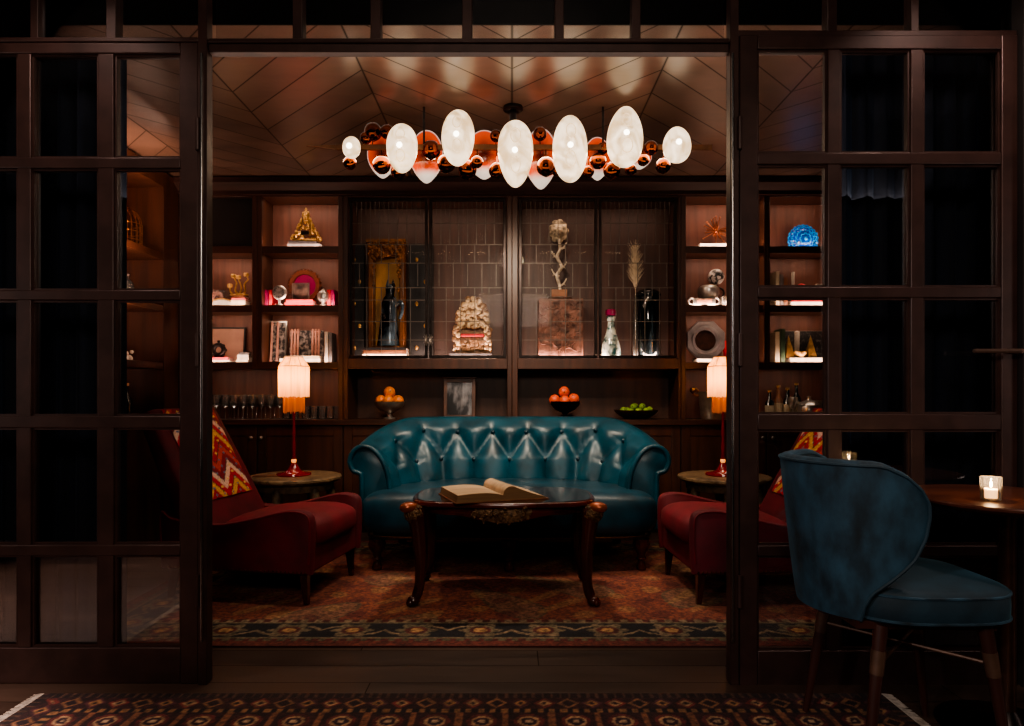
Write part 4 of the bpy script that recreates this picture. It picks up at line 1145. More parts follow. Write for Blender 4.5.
board(306, Z3, 34*K, 33*K, .235, 'wide black and white picture with rows of pinkish columns behind lamp', .06, (-.42, -.33, -.24, .2, .29, .38), 0, False)
for k, px in enumerate((328.5, 332.5)):
    book_up(px, Z3, .026, .17, (30, 29)[k]*K, m_grey if k else m_white, ['white upright book right of the wide column picture', 'grey upright book at the right end of the column picture shelf'][k], 0, .14)
# ---- outer left bookcase
t = thing('display_plate', 'white oval dish with gilt edge standing in the far left bookcase', 'plate', pos(221, Z2, .10)); P = []
for i in range(40):
    a = PI*i/39; P.append([(.115*math.cos(a)*q, -.012*q+.02, .062*math.sin(a)*q) for q in (0.02, .5, .88)])
MB().grid(P).build('dish', m_white, t); MB().tube([(.108*math.cos(PI*i/29), .006, .004+.059*math.sin(PI*i/29)) for i in range(30)], .006, 6).build('rim', m_gold, t)
MB().box(-.11, .11, .0, .012, 0, .004).build('foot', m_gold, t)
t = thing('glass_box', 'clear glass box with pink flower behind the white oval dish', 'box', pos(217, Z2, .21)); 
MB().box(-.085, .085, -.05, .05, 0, .14).build('case', m_clear, t)
m = MB()
for k in range(9): a = 2*PI*k/9; m.ell((.035*math.cos(a), 0, .085+.035*math.sin(a)), (.02, .012, .02), 8, 6)
m.cyl((0, 0, .0), (0, 0, .085), .005).build('flower', M('pink_petals', '#a8705f', .6, 0, .3, 20), t)
z = book_flat(241, Z2, .115, .15, .045, m_cream, 'cream book, lowest of the stack under the twisted gilt branch', 0, .12)
z = book_flat(241, z, .11, .14, .018, M('coral_cloth', '#b04a4a', .6), 'coral book in the stack under the twisted gilt branch', .05, .12)
z = book_flat(241, z, .10, .13, .02, m_brownbook, 'brown book, topmost under the twisted gilt branch', -.04, .12)
t = thing('gilt_branch', 'twisted gilt branch ornament with lily blooms on a book stack', 'ornament', pos(239, z, .13)); m = MB()
m.ell((0, 0, .012), (.08, .03, .012), 14, 8)
for q in (((0, 0, .01), (-.03, 0, .05), (-.02, 0, .11), (-.045, 0, .16)), ((.02, 0, .01), (.05, 0, .04), (.045, 0, .1), (.075, 0, .14), (.06, 0, .17)), ((-.05, 0, .01), (-.07, 0, .04), (-.075, 0, .08)), ((.0, 0, .01), (.015, .01, .07), (-.005, 0, .15))):
    cv = catmull(q, 6); m.tube(cv, [.009-.004*i/len(cv) for i in range(len(cv))], 7); e = cv[-1]
    for k in range(5): a = 2*PI*k/5; m.ell((e.x+.012*math.cos(a), e.y+.008*math.sin(a), e.z+.008), (.011, .008, .017), 7, 5)
m.build('branch', m_gold, t)
t = thing('panel', 'pale brown picture panel leaning in the far left bookcase', 'picture', pos(223, Z3, .235)); t.rotation_euler = (-.1, 0, 0)
w, h = 40*K, 35*K
MB().box(-w/2, w/2, 0, .01, 0, h).build('backing', M('pink_board', '#9a7362', .7, 0, .12, 8), t)
MB().box(-w/2-.012, -w/2, -.006, .012, 0, h+.012).box(w/2, w/2+.012, -.006, .012, 0, h+.012).box(-w/2, w/2, -.006, .012, h, h+.012).build('frame', m_black, t)
z = book_flat(221, Z3, .19, .15, .018, m_white, 'white book, lower one under the dark ring ornament', 0, .13)
z = book_flat(220, z, .18, .14, .022, m_red, 'red book, upper one under the dark ring ornament', .03, .13)
t = thing('ring_ornament', 'dark pierced ring ornament standing on a red book', 'ornament', pos(218.5, z, .13)); m = MB()
pts = [(.042*math.cos(2*PI*k/36), 0, .062+.042*math.sin(2*PI*k/36)) for k in range(36)]; m.tube(pts, .019, 10, closed=True)
for k in range(8): a = 2*PI*k/8; m.ell((.058*math.cos(a), 0, .062+.05*math.sin(a)), .013, 8, 6)
m.box(-.04, .04, -.02, .02, 0, .01).cyl((0, 0, .11), (0, 0, .14), .008, .012).build('ring', m_darkmetal, t)
z = Z3
for k in range(4): z = book_flat(244.5+(k % 2)*.8, z, .10-.006*k, .11, .02, [m_white, m_cream, m_white, m_grey][k], ['lowest white booklet of the small stack beside the pale picture panel', 'cream booklet second from the bottom beside the pale picture panel', 'white booklet third from the bottom beside the pale picture panel', 'grey booklet on top of the small stack by the pale panel'][k], .1*(k-1), .12)
# ---- glasses on the left counter
def goblet(h=.20, r=.036):
    return MB().lathe([(.034, 0), (.034, .002), (.006, .006), (.004, .012), (.004, h*.45), (.012, h*.49), (r*.9, h*.62), (r, h*.75), (r*.88, h), (r*.85, h), (r*.97, h*.75), (r*.86, h*.63), (.002, h*.51)], 18, caps=False)
wg = None
for row, (n, x0, dx, dy, nm) in enumerate(((8, 216, 9.1, .10, 'front'), (7, 220, 9.1, .22, 'back'))):
    for k in range(n):
        lb = f'clear stemmed wine glass, {ORD[k]} from the left in the {nm} row'; p = pos(x0+dx*k, ZK, dy)
        if wg is None: wg = goblet().mesh('wine_glass', m_clear)
        o = bpy.data.objects.new('wine_glass', wg); COL.objects.link(o); o.location = p; tag(o, lb, 'glass', 'stemmed glasses on the left counter')
tb = MB().lathe([(.03, 0), (.034, .004), (.038, .105), (.0365, .105), (.032, .012), (0, .010)], 18).mesh('tumbler', m_clear)
for k, px in enumerate((286.5, 294.5, 306, 314, 322, 330, 337)):
    o = bpy.data.objects.new('tumbler', tb); COL.objects.link(o); o.location = pos(px, ZK, .13); tag(o, f'short clear tumbler, {ORD[k]} from the left around the left lamp stem', 'glass', 'tumblers on the left counter')
# ---- display cabinet, left: shrine with a dark cloaked figure, shell throne
DG = .17
z = ZG
z = book_flat(387, z, .36, .22, .035, m_cream, 'cream book, lowest of the stack under the wooden shrine', 0, DG)
z = book_flat(387, z, .35, .22, .03, m_brownbook, 'brown book, middle of the stack under the wooden shrine', .02, DG)
zsh = book_flat(386, z, .37, .23, .022, m_blackbook, 'black book, top of the stack under the wooden shrine', 0, DG)
t = thing('shrine', 'tall gilded wooden shrine with carved pediment in the left display cabinet', 'shrine', pos(387.5, zsh, DG+.04))
w, h = 18*K, 106*K; m_gild = M('gilded_wood', '#6b3f1c', .4, .3, .5, 14, (1, 1, .4)); m_gb = M('gold_panel', '#c08a44', .4, .15, .4, 8, (1, 1, .4))
m = MB(); m.box(-w, -w+.04, -.06, .06, 0, h).box(w-.04, w, -.06, .06, 0, h).box(-w+.04, w-.04, -.06, .06, 0, .02).box(-w+.04, w-.04, -.06, .06, h-.11, h)
m.build('frame', m_gild, t, bevel=.006)
MB().box(-w+.04, w-.04, .05, .058, .02, h-.11).build('back', m_gb, t)
m = MB(); rr = random.Random(4)
m.box(-w-.015, w+.015, -.08, .06, h, h+.025)
cluster(m, rr, 70, lambda: (rr.uniform(-w, w), -.066, h-rr.uniform(0, .12)), .012, .022)
for s in (-1, 1):
    for k in range(12): m.ell((s*(w-.045)+rr.uniform(-.01, .01), -.062, h-.12-.02*k*rr.random()*1.3), (.014, .01, .018), 7, 5)
m.build('pediment', M('gilt_carved_wood', '#7a4d22', .4, .4, .6, 40, bump=.6), t)
t = thing('cloaked_statue', 'blue black cloaked statue standing inside the wooden shrine', 'statue', pos(388, zsh+.0206, DG+.01))
m_stat = M('blue_black_glaze', '#10141c', .18, .3, .9, 7, (1, 1, .5), base2='#7d95a8', lo=.45, hi=.7)  # pale blue patches paint highlights into the dark glaze
P = []
for i in range(30):
    a = 2*PI*i/30; row = []
    for r, z_ in ((.088, 0), (.09, .02), (.078, .12), (.066, .24), (.06, .32), (.064, .36), (.05, .40), (.032, .42), (.034, .45), (.04, .48), (.03, .51), (.0, .52)):
        q = 1+.08*math.cos(5*a)*(1-z_/.5); row.append((r*q*math.cos(a)+(.02*(z_/.5)**2), .62*r*q*math.sin(a), z_))
    P.append(row)
m = MB().grid(P, cu=True); m.build('body', m_stat, t)
for s in (-1, 1): MB().lathe([(.02, 0), (.012, .03), (0, .06)], 8, (.02+s*.022, 0, .495)).build('horn', m_stat, t)
MB().tube(catmull([(.06, -.01, .33), (.105, -.03, .36), (.125, -.03, .33), (.12, -.03, .27), (.10, -.03, .22)], 5), [.018]*11+[.014]*10, 8).build('arm', m_stat, t)
MB().ell((-.028, -.058, .24), (.024, .014, .024), 12, 8).build('medallion', m_darkmetal, t)
for k, (px, h_, nm) in enumerate(((357, 118, 'dark tall side panel left of the wooden shrine'), (420, 118, 'dark tall side panel right of the wooden shrine'))):
    t = thing('carved_board', nm, 'panel', pos(px if k == 0 else 421, ZG, DG+.07)); w = (7.5 if k == 0 else 12.5)*K
    MB().box(-w, w, 0, .02, 0, h_*K).build('board', m_black, t, bevel=.004)
    m = MB()
    for q in range(5): m.ell(((-.5+q % 2)*.7*w, -.003, (.1+.19*q)*h_*K), (.014, .006, .02), 8, 6)
    m.build('gilt_mount', m_gold, t)
z = book_flat(472, ZG, .40, .2, .02, m_white, 'white book, lower one under the shell covered throne', 0, DG)
z = book_flat(471, z, .34, .19, .02, m_blackbook, 'black book, upper one under the shell covered throne', 0, DG)
t = thing('shell_throne', 'miniature throne encrusted with brown and cream shells, red seat', 'ornament', pos(472.5, z, DG))
rr = random.Random(9); m = MB(); m2 = MB(); U = K
m.box(-17*U, 17*U, -.03, .05, .03, .15).box(-13*U, 13*U, .03, .05, .12, .42)
def arch():
    a = rr.uniform(0, PI); r = rr.uniform(0, 1)**.6; return (17.5*U*r*math.cos(a)*.95, .02, .22+.25*r*math.sin(a))
cluster(m, rr, 190, arch, .012, .026); cluster(m2, rr, 110, lambda: (lambda c: (c[0], c[1]-.014, c[2]))(arch()), .010, .020)
for s in (-1, 1):
    cluster(m, rr, 40, lambda: (s*rr.uniform(13, 18)*U, -.035+rr.uniform(-.02, .02), rr.uniform(.03, .22)), .012, .024)
    cluster(m2, rr, 16, lambda: (s*rr.uniform(13, 18)*U, -.055, rr.uniform(.03, .22)), .01, .018)
cluster(m, rr, 70, lambda: (rr.uniform(-14, 14)*U, -.04, rr.uniform(.025, .11)), .012, .022)
m.box(-17*U, 17*U, -.04, .05, 0, .03)
m.build('shell_body', M('shell_brown', '#7a5a3e', .4, 0, .5, 60, bump=.3), t); m2.build('shell_trim', M('shell_cream', '#c9ac86', .35, 0, .3, 60), t)
MB().box(-12*U, 12*U, -.05, .02, .14, .165).build('seat', m_red, t, bevel=.008)
# ---- display cabinet, right
t = thing('carved_pedestal', 'square carved brown pedestal block in the right display cabinet', 'pedestal', pos(560, ZG, DG))
w, h = 22*K, 59*K; m_cb = M('carved_brown', '#6a4436', .55, 0, .5, 22, bump=.9, bscale=26)
P = []
m = MB().box(-w, w, -w*.6, w*.6, 0, h); m.build('block', m_cb, t, bevel=.006)
m = MB(); rr = random.Random(12)
for k in range(46):
    x, zz = rr.uniform(-w*.85, w*.85), rr.uniform(.03, h-.03); a0 = rr.uniform(0, 6.28); r = rr.uniform(.02, .04)
    m.tube([(max(-w, min(w, x+r*math.cos(a0+q*.5))), -w*.6-.003, max(.01, min(h-.01, zz+r*math.sin(a0+q*.5)))) for q in range(7)], .006, 6)
m.build('relief', m_cb, t)
zt2 = ZG+h
t = thing('shallow_dish', 'small pale glass dish on the carved pedestal', 'dish', pos(560, zt2, DG))
MB().lathe([(.06, 0), (.1, .008), (.105, .018), (.10, .016), (.06, .009), (0, .008)], 32).build('dish', m_silver, t)
t = thing('rose_sculpture', 'silver thorny rose sculpture on wooden cube above the carved pedestal', 'sculpture', pos(559, zt2+.0095, DG))
MB().box(-7.7*K, 7.7*K, -.05, .05, 0, 9*K).build('base', M('oak_cube', '#8a5a3a', .5, 0, .25, 12), t, bevel=.003)
m_rs = M('tarnished_silver', '#c4b49e', .45, .3, .4, 30); m = MB()
stem = catmull([(.01, 0, .07), (.0, 0, .13), (-.018, 0, .2), (.02, 0, .27), (-.016, 0, .35), (.008, 0, .42), (0, 0, .50)], 6); m.tube(stem, .013, 8)
for zc, s in ((.11, 1), (.19, -1), (.25, 1), (.34, -1), (.41, 1)):
    cv = catmull([(0, 0, zc), (s*.03, -.005, zc+.012), (s*.05, -.01, zc+.035), (s*.062, -.01, zc+.06)], 4); m.tube(cv, [.010-.006*i/len(cv) for i in range(len(cv))], 7)
    m.cyl(cv[5], cv[5]+Vector((s*.018, 0, -.012)), .005, .001, 6)
m.build('stem', m_rs, t)
m = MB(); rr = random.Random(3)
for lv, (n, r, yo, sz) in enumerate(((9, .062, .02, .036), (7, .040, .0, .032), (5, .020, -.02, .024), (1, .0, -.032, .018))):
    for k in range(n):
        a = 2*PI*k/n+lv*.4; c = Vector((r*math.cos(a)*.92, yo, .575+r*math.sin(a)*1.15))
        m.ell(c, (sz, sz*.35, sz*.8), 10, 8, Matrix.Rotation(-a, 3, 'Y') @ Matrix.Rotation(.5, 3, 'Z'))
m.build('bloom', M('silver_petals', '#c2b196', .45, .3, .6, 25), t)
t = thing('decanter', 'pear-shaped glass decanter with purple stopper in right display cabinet', 'decanter', pos(611, ZG, DG-.05))
m_dec = M('cut_glass_teal', '#d5dccf', .08, 0, .9, 13, base2='#2c5a5a', dist=1.2, lo=.4, hi=.6, spec=.9)
MB().lathe([(.07, 0), (.08, .01), (.083, .05), (.075, .11), (.05, .19), (.03, .26), (.026, .30), (.034, .315), (.036, .345), (.026, .35)], 30).build('body', m_dec, t)
MB().lathe([(.02, .35), (.042, .358), (.046, .385), (.036, .405), (0, .41)], 24, ripple=.05, nr=10).build('stopper', m_magenta, t)
t = thing('tall_jar', 'tall lidded black glass jar at the right of display cabinet', 'jar', pos(648, ZG, DG)); R = 12*K
m_bg = M('black_glass', '#0c1113', .06, 0, .6, 9, (4, 4, .4), base2='#34424a', lo=.55, hi=.75, spec=.9)
MB().lathe([(R*.9, 0), (R, .015), (R, .50), (R*.94, .52)], 36, ripple=.02, nr=18).build('body', m_bg, t)
MB().lathe([(R*1.06, .52), (R*1.08, .53), (R*1.0, .55), (R*.7, .572), (R*.2, .585), (0, .587)], 36).build('lid', m_bg, t)
t = thing('bottle_vase', 'slim clear glass bottle vase holding the feathery dried grass', 'vase', pos(635.5, ZG, DG-.10))
MB().lathe([(.018, 0), (.021, .01), (.021, .36), (.014, .42), (.013, .52), (.011, .52), (.011, .42), (.018, .35), (.018, .02), (0, .018)], 18).build('vase', m_clear, t)
t = thing('dried_grass', 'feathery pale dried grass plume in the slim bottle vase', 'plant', pos(635.5, ZG+.0185, DG-.10)); m = MB(); rr = random.Random(6)
m.tube(catmull([(0, 0, 0), (.002, 0, .3), (0, 0, .55), (-.008, 0, .84)], 4), .003, 6).build('stem', m_cream, t); m = MB()
for k in range(300):
    f = rr.random(); b = Vector((-.008*f, 0, .54+.30*f)); a = rr.uniform(-.55, .55); ln = rr.uniform(.08, .17)*(1-.3*f); y = rr.uniform(-.02, .02)
    m.tube([b, b+Vector((ln*.45*math.sin(a*.7), y*.5, ln*.45*math.cos(a*.7))), b+Vector((ln*math.sin(a), y, ln*math.cos(a)))], [.0016, .0013, .0005], 4)
m.build('plume', M('pale_plume', '#d8c8ac', .8, 0, .2, 20), t)
# ---- behind the sofa: fruit and frame
m_orange = M('orange_peel', '#d8761c', .45, 0, .15, 30, bump=.15, bscale=120); m_orange2 = M('blood_orange_peel', '#d9552a', .45, 0, .15, 30, bump=.15, bscale=120)
m_lime = M('lime_peel', '#6f8f22', .4, 0, .3, 14, bump=.1, bscale=90); m_calyx = M('fruit_calyx', '#3f4a1c', .7)
def bowl(name, label, px, prof, mat, dy=.10):
    t = thing(name, label, 'bowl', pos(px, ZK, dy)); MB().lathe(prof, 36).build('bowl', mat, t); return t
hb = [(.05, 0), (.052, .008), (.022, .02), (.016, .04), (.03, .055), (.08, .075), (.118, .115), (.125, .145), (.121, .145), (.112, .117), (.075, .082), (0, .066)]
bowl('fruit_bowl', 'footed silver bowl of oranges behind the left of sofa', 389.5, hb, m_silver)
bowl('fruit_bowl', 'footed dark bowl piled with blood oranges behind the sofa', 565, hb, m_darkmetal)
def fruit(p, r, mat, name, label, cat, group, sq=1.0, rot=(0, 0, 0)):
    t = thing(name, label, cat, p, 0, group); t.rotation_euler = rot
    MB().ell((0, 0, 0), (r, r, r*sq), 22, 14).build('peel', mat, t); MB().ell((0, 0, r*sq*.985), (.006, .006, .003), 8, 5).build('calyx', m_calyx, t)
c = pos(389.5, ZK, .10); R = .047
for k, (dx, dy_, dz, lb) in enumerate(((-.07, .0, .15, 'leftmost orange in the silver footed bowl'), (.0, -.066, .15, 'front middle orange in the silver footed bowl'), (.07, .0, .15, 'rightmost orange in the silver footed bowl'), (.0, .066, .15, 'rear orange in the silver footed bowl, behind the others'), (.0, .0, .219, 'topmost orange in the silver footed bowl'))):
    fruit((c[0]+dx, c[1]+dy_, c[2]+dz), R, m_orange, 'orange', lb, 'orange', 'oranges in the silver bowl', .96, (.3*k, .5*k-1, 0))
c = pos(564, ZK, .10); R = .046
for k, (dx, dy_, dz, lb) in enumerate(((-.078, -.005, .155, 'leftmost blood orange in the dark footed bowl'), (.0, -.062, .148, 'front middle blood orange in the dark footed bowl'), (.08, .0, .165, 'rightmost blood orange in the dark footed bowl'), (.0, .062, .148, 'rear blood orange in the dark footed bowl'), (.0, .0, .222, 'topmost blood orange in the dark footed bowl'))):
    fruit((c[0]+dx, c[1]+dy_, c[2]+dz), R, m_orange2, 'orange', lb, 'orange', 'blood oranges in the dark bowl', .97, (.4*k, .3*k-1, 0))
lb_ = [(.09, 0), (.095, .005), (.14, .03), (.172, .058), (.178, .075), (.173, .075), (.165, .058), (.13, .034), (.08, .014), (0, .012)]
bowl('fruit_bowl', 'low wide dark wooden bowl of limes on counter', 636, lb_, M('dark_wood_bowl', '#2a1a12', .35, 0, .3, 10))
c = pos(636, ZK, .10)
spots = [(-.105, -.01, .071), (-.055, -.062, .062), (.01, -.072, .064), (.075, -.055, .066), (.112, .008, .074), (-.045, .02, .054), (.03, .01, .052), (-.06, .075, .066), (.045, .08, .068), (-.022, -.02, .100), (.05, -.012, .102), (.0, .05, .1)]
wl = ['leftmost', 'front left', 'front middle', 'front right', 'rightmost', 'lower left middle', 'lower right middle', 'rear left', 'rear right', 'upper left', 'upper right', 'upper rear']
for k, (dx, dy_, dz) in enumerate(spots):
    fruit((c[0]+dx, c[1]+dy_, c[2]+dz), .028, m_lime, 'lime', wl[k]+' lime in the low wooden bowl on the counter', 'lime', 'limes in the low bowl', 1.12, (1.2+.3*k, .2*k, k*.9))
t = thing('framed_picture', 'standing brown framed picture between the two orange bowls', 'frame', pos(459.5, ZK, .12)); t.rotation_euler = (-.10, 0, 0); t.location.z += .0016
w, h, b = 16*K, 40*K, .03
MB().box(-w, -w+b, -.012, .01, 0, h).box(w-b, w, -.012, .01, 0, h).box(-w+b, w-b, -.012, .01, 0, b).box(-w+b, w-b, -.012, .01, h-b, h).box(-w-.01, w+.01, -.02, .014, h, h+.012).build('frame', m_walnut_d if 0 else M('brown_frame', '#4a2f22', .45, 0, .3, 12), t, bevel=.004)
MB().box(-w+b, w-b, -.002, .006, b, h-b).build('picture', M('grey_photo', '#1e1e20', .2, 0, .7, 7, (1.5, 1, .6), base2='#85858a', lo=.45, hi=.62, spec=.3), t)
MB().prism([(.01, 0.0), (.10, .02), (.01, h*.7)], -.02, .02, 'yz').build('strut', m_blackbook, t)
# ---- inner right bookcase
book_flat(716, Z1, .30, .18, .03, m_white, 'white book lying flat under the copper starburst', 0, .13)
t = thing('starburst', 'copper starburst ornament of thin rods on a white book', 'ornament', pos(716, Z1+.031, .13)); m = MB(); rr = random.Random(21); c = Vector((0, 0, .115))
m.ell(c, .02, 12, 8)
for k in range(26):
    zc = rr.uniform(-.7, 1); a = rr.uniform(0, 2*PI); q = math.sqrt(1-zc*zc); d = Vector((q*math.cos(a), q*math.sin(a)*.6, zc)); L = rr.uniform(.09, .125)
    if d.z < -.35: L = min(L, .112/abs(d.z))
    e = c+d*L; m.cyl(c, e, .0045, .0035, 6).ell(e, .007, 7, 5)
m.cyl((0, 0, 0), c, .004, n=6).lathe([(.03, 0), (.03, .004)], 14).build('rods', M('bright_copper', '#c07a58', .3, .9, .2, 20), t)
t = thing('shell_dish', 'silver handled tray with coral medallion on the middle right shelf', 'tray', pos(704, Z2, .03)); m = MB()
m.box(-.09, .09, -.015, .015, 0, .06)
for s in (-1, 1): m.lathe([(.006, -.01), (.03, -.01), (.034, 0), (.03, .01), (.006, .01)], 18).v; m.tube([(s*.10+.026*math.cos(2*PI*k/20), 0, .035+.026*math.sin(2*PI*k/20)) for k in range(20)], .009, 8, closed=True)
m.build('tray', m_silver, t, bevel=.006); MB().box(-.06, .06, -.018, -.015, .012, .05).build('medallion', M('coral_enamel', '#b0785c', .4), t)
t = thing('magnifier_stand', 'round silver magnifier and polished bowl above the handled tray', 'ornament', pos(711, Z2, .15)); m = MB()
m.lathe([(.05, 0), (.05, .01), (.02, .03), (.02, .06), (.07, .075), (.088, .11), (.085, .15), (.06, .175), (0, .18)], 26, (-.02, 0, 0)).build('bowl', m_silver, t)
MB().tube([(.085+.04*math.cos(2*PI*k/26), .055, .125+.04*math.sin(2*PI*k/26)) for k in range(26)], .008, 8, closed=True).cyl((.085, .055, .085), (.085, .055, 0), .006).lathe([(.02, 0), (.02, .004)], 12, (.085, .055, 0)).build('magnifier', m_darkmetal, t)
t = thing('patterned_sphere', 'black and white spotted sphere perched on the polished bowl', 'sphere', pos(716, Z2+.181, .15)); R = .066
MB().ell((0, 0, R), R, 26, 18).build('ball', M('spotted_glaze', '#1a1818', .3, 0, .5, 30, base2='#b5aca4', lo=.5, hi=.55), t)
t = thing('patterned_box', 'small black and white lattice box beside the handled tray', 'box', pos(727, Z2, .08)); w = .05
MB().box(-w, w, -w, w, 0, .075).build('box', m_white, t, bevel=.003); m = MB()
for i in range(4):
    for j in range(3):
        x, zz = -w+.0125+.025*i, .0125+.025*j; m.tube([(x+.008*math.cos(2*PI*q/10), -w-.001, zz+.008*math.sin(2*PI*q/10)) for q in range(10)], .003, 5, closed=True)
m.build('lattice', m_blackbook, t)
z = book_flat(711, Z3, .27, .19, .027, m_white, 'white book lying flat under the octagonal grey dish', 0, .13)
t = thing('octagonal_dish', 'octagonal grey dish with dark round well standing on white book', 'dish', pos(706, z, .16)); t.rotation_euler = (-.06, 0, 0); R = 20.5*K
def ngon(r, n, y, ph): return [(r*math.cos(ph+2*PI*k/n), y, .93*R+r*math.sin(ph+2*PI*k/n)) for k in range(n)]
P = [ngon(R*q, 48, y, PI/8) for q, y in ((.50, .01), (.54, -.012), (.58, -.022), (.66, -.022), (.7, -.012))]
def octr(a): a = (a+PI/8) % (PI/4)-PI/8; return math.cos(PI/8)/math.cos(a)
for q, y in ((.97, -.018), (1.0, -.01), (1.0, .01), (.5, .022), (.0, .022)):
    P.append([(R*q*octr(PI/8+2*PI*k/48)*math.cos(PI/8+2*PI*k/48), y, .93*R+R*q*octr(PI/8+2*PI*k/48)*math.sin(PI/8+2*PI*k/48)) for k in range(48)])
MB().grid(P, cv=True).build('rim', M('pewter_grey', '#6f6a6a', .4, .5, .3, 10), t)
MB().lathe([(0, .0), (R*.52, .0), (R*.52, .004), (0, .004)], 40).xf(Matrix.Translation((0, .012, .93*R)) @ Matrix.Rotation(PI/2, 4, 'X')).build('well', M('dark_bronze_well', '#2c1a14', .35, .4, .4, 20), t)
book_up(727, Z3, .022, .16, 22*K, m_red, 'red upright book right of the octagonal grey dish', 0, .12)
t = thing('ice_bucket', 'hammered silver ice bucket beside the right table lamp', 'bucket', pos(712, ZK, .12))
MB().lathe([(.085, 0), (.09, .01), (.112, .21), (.118, .225), (.114, .225), (.107, .21), (.086, .016), (0, .014)], 34).build('body', m_silver, t)
MB().tube([(-.112+.0, 0, .19), (-.15, 0, .20), (-.165, 0, .235), (-.14, 0, .25), (-.112, 0, .225)], .012, 8).ell((-.16, 0, .235), .024, 10, 8).build('handle', m_brass, t)
# ---- outer right bookcase
t = thing('blue_glass_disc', 'round bright blue cut-glass disc with scalloped edge on top right shelf', 'glass disc', pos(803, Z1, .14)); R = 14.3*K
m_bl = M('bright_blue_glass', '#04409a', .12, 0, .3, 12, emit='#0860c8', es=.18, spec=.8); m_bl2 = M('pale_blue_glass', '#1c86c8', .15, 0, .2, 20, emit='#1c90e0', es=.22)  # both blues are brightened by emission; the disc is no lamp
zc = R*.64; P = []
for i in range(96):
    a = 2*PI*i/96; q = 1+.035*math.cos(16*a)
    P.append([(0, -.05, zc)]+[(R*f*q*math.cos(a), -.05+.06*f*f, max(.0005, zc+R*f*q*math.sin(a))) for f in (.3, .6, .85, 1)]+[(0, .03, zc)])
MB().grid(P, cu=True).build('disc', m_bl, t)
m = MB()
for f, n in ((.30, 8), (.55, 14), (.78, 18), (.95, 22)):
    for k in range(n):
        a = 2*PI*(k+.5*(n % 4 == 2))/n; x, zz, y = R*f*math.cos(a), zc+R*f*math.sin(a), -.05+.06*f*f-.004
        if zz < .02: continue
        s = R*f*PI/n*.8; m.tube([(x+s*math.cos(a+PI/2+PI*q/7-0)*1.0, y, zz+s*math.sin(a+PI/2+PI*q/7)) for q in range(-7, 1)] if 0 else [(x+s*math.cos(a-PI/2+PI*q/7), y, max(.006, zz+s*math.sin(a-PI/2+PI*q/7))) for q in range(8)], .0045, 5)
m.ell((0, -.055, zc), (.016, .008, .016), 12, 8); m.build('petal_rib', m_bl2, t)
for k, (px, h, mt) in enumerate(((760, 40, m_grey), (764, 36, m_white))):
    pass
for k, (px, h, mt, lb) in enumerate(((774.5, 34, m_cream, 'cream upright book, leftmost on the middle shelf at far right'), (778.5, 31, m_grey, 'grey upright book beside the cream one at far right'), (782.5, 28, m_brownbook, 'brown upright book, third on the middle shelf at far right'))):
    book_up(px, Z2, .027, .17, h*K, mt, lb, 0, .14)
z = book_flat(806, Z2, .31, .19, .03, m_white, 'white book, lowest of the flat stack at far right', 0, .13)
z = book_flat(806, z, .30, .18, .028, m_red, 'red book, second in the flat stack at far right', 0, .13)
z = book_flat(804, z, .32, .19, .03, m_brownbook, 'brown book, third in the flat stack at far right', .02, .13)
z = book_flat(805, z, .29, .17, .022, m_blackbook, 'black book, topmost of the flat stack at far right', 0, .13)
t = thing('candlestick', 'tall white candle standing on the flat book stack at far right', 'candle', pos(793, z, .15))
MB().lathe([(.022, 0), (.022, .012), (.012, .02)], 14).build('holder', m_silver, t); MB().cyl((0, 0, .012), (0, 0, .175), .014, .013, 14).build('candle', m_white, t); MB().cyl((0, 0, .175), (0, 0, .185), .0015, n=5).build('wick', m_black, t)
t = thing('red_ball', 'small bright red ribbed ball on the flat book stack', 'ball', pos(801.5, z, .09)); MB().ell((0, 0, .036), (.038, .038, .036), 24, 14, None, lambda q, a, b: q*(1+.05*math.cos(10*a))).build('ball', M('bright_red', '#c8102a', .4, 0, .2, 12), t)
t = thing('white_blossom', 'small white blossom ornament at right end of the book stack', 'ornament', pos(819, z, .11)); m = MB(); rr = random.Random(31)
cluster(m, rr, 22, lambda: (rr.uniform(-.03, .03), rr.uniform(-.02, .02), .02+rr.random()*.045), .010, .016); m.lathe([(.02, 0), (.015, .02)], 10).build('blossom', m_white, t)
z = book_flat(806, Z3, .31, .16, .036, m_white, 'white book under the two gilt pyramids at far right', 0, .11)
for k, (px, mt, lb) in enumerate(((774, m_cream, 'cream upright book left of the green spined book'), (779.5, m_green, 'green spined upright book on the lower far right shelf'))):
    book_up(px, Z3, .034, .18, (30, 33)[k]*K, mt, lb, 0, .14)
t = thing('black_album', 'large black speckled album standing behind the two gilt pyramids', 'album', pos(803, Z3, .262)); t.rotation_euler = (-.06, 0, 0)
MB().box(-.17, .17, 0, .02, 0, .27).build('cover', M('speckled_black', '#161416', .5, 0, .6, 45, base2='#4d4b47', lo=.55, hi=.6), t, bevel=.003); MB().box(-.165, .165, .003, .017, .27, .272).build('pages', m_white, t)
for k, px in enumerate((788.5, 810.5)):
    t = thing('gilt_pyramid', ('left', 'right')[k]+' tall gilt pyramid flanking the small bowl on white book', 'ornament', pos(px, z, .10)); b = .038; h = .19
    m = MB().add([(-b, -b, 0), (b, -b, 0), (b, b, 0), (-b, b, 0), (0, 0, h)], [(3, 2, 1, 0), (0, 1, 4), (1, 2, 4), (2, 3, 4), (3, 0, 4)]); m.build('pyramid', m_gold, t, smooth=False)
t = thing('white_spike', 'slim white horn spike between the two gilt pyramids', 'ornament', pos(797, z, .17)); MB().lathe([(.016, 0), (.02, .1), (.022, .22), (0, .23)], 14).build('horn', m_white, t)
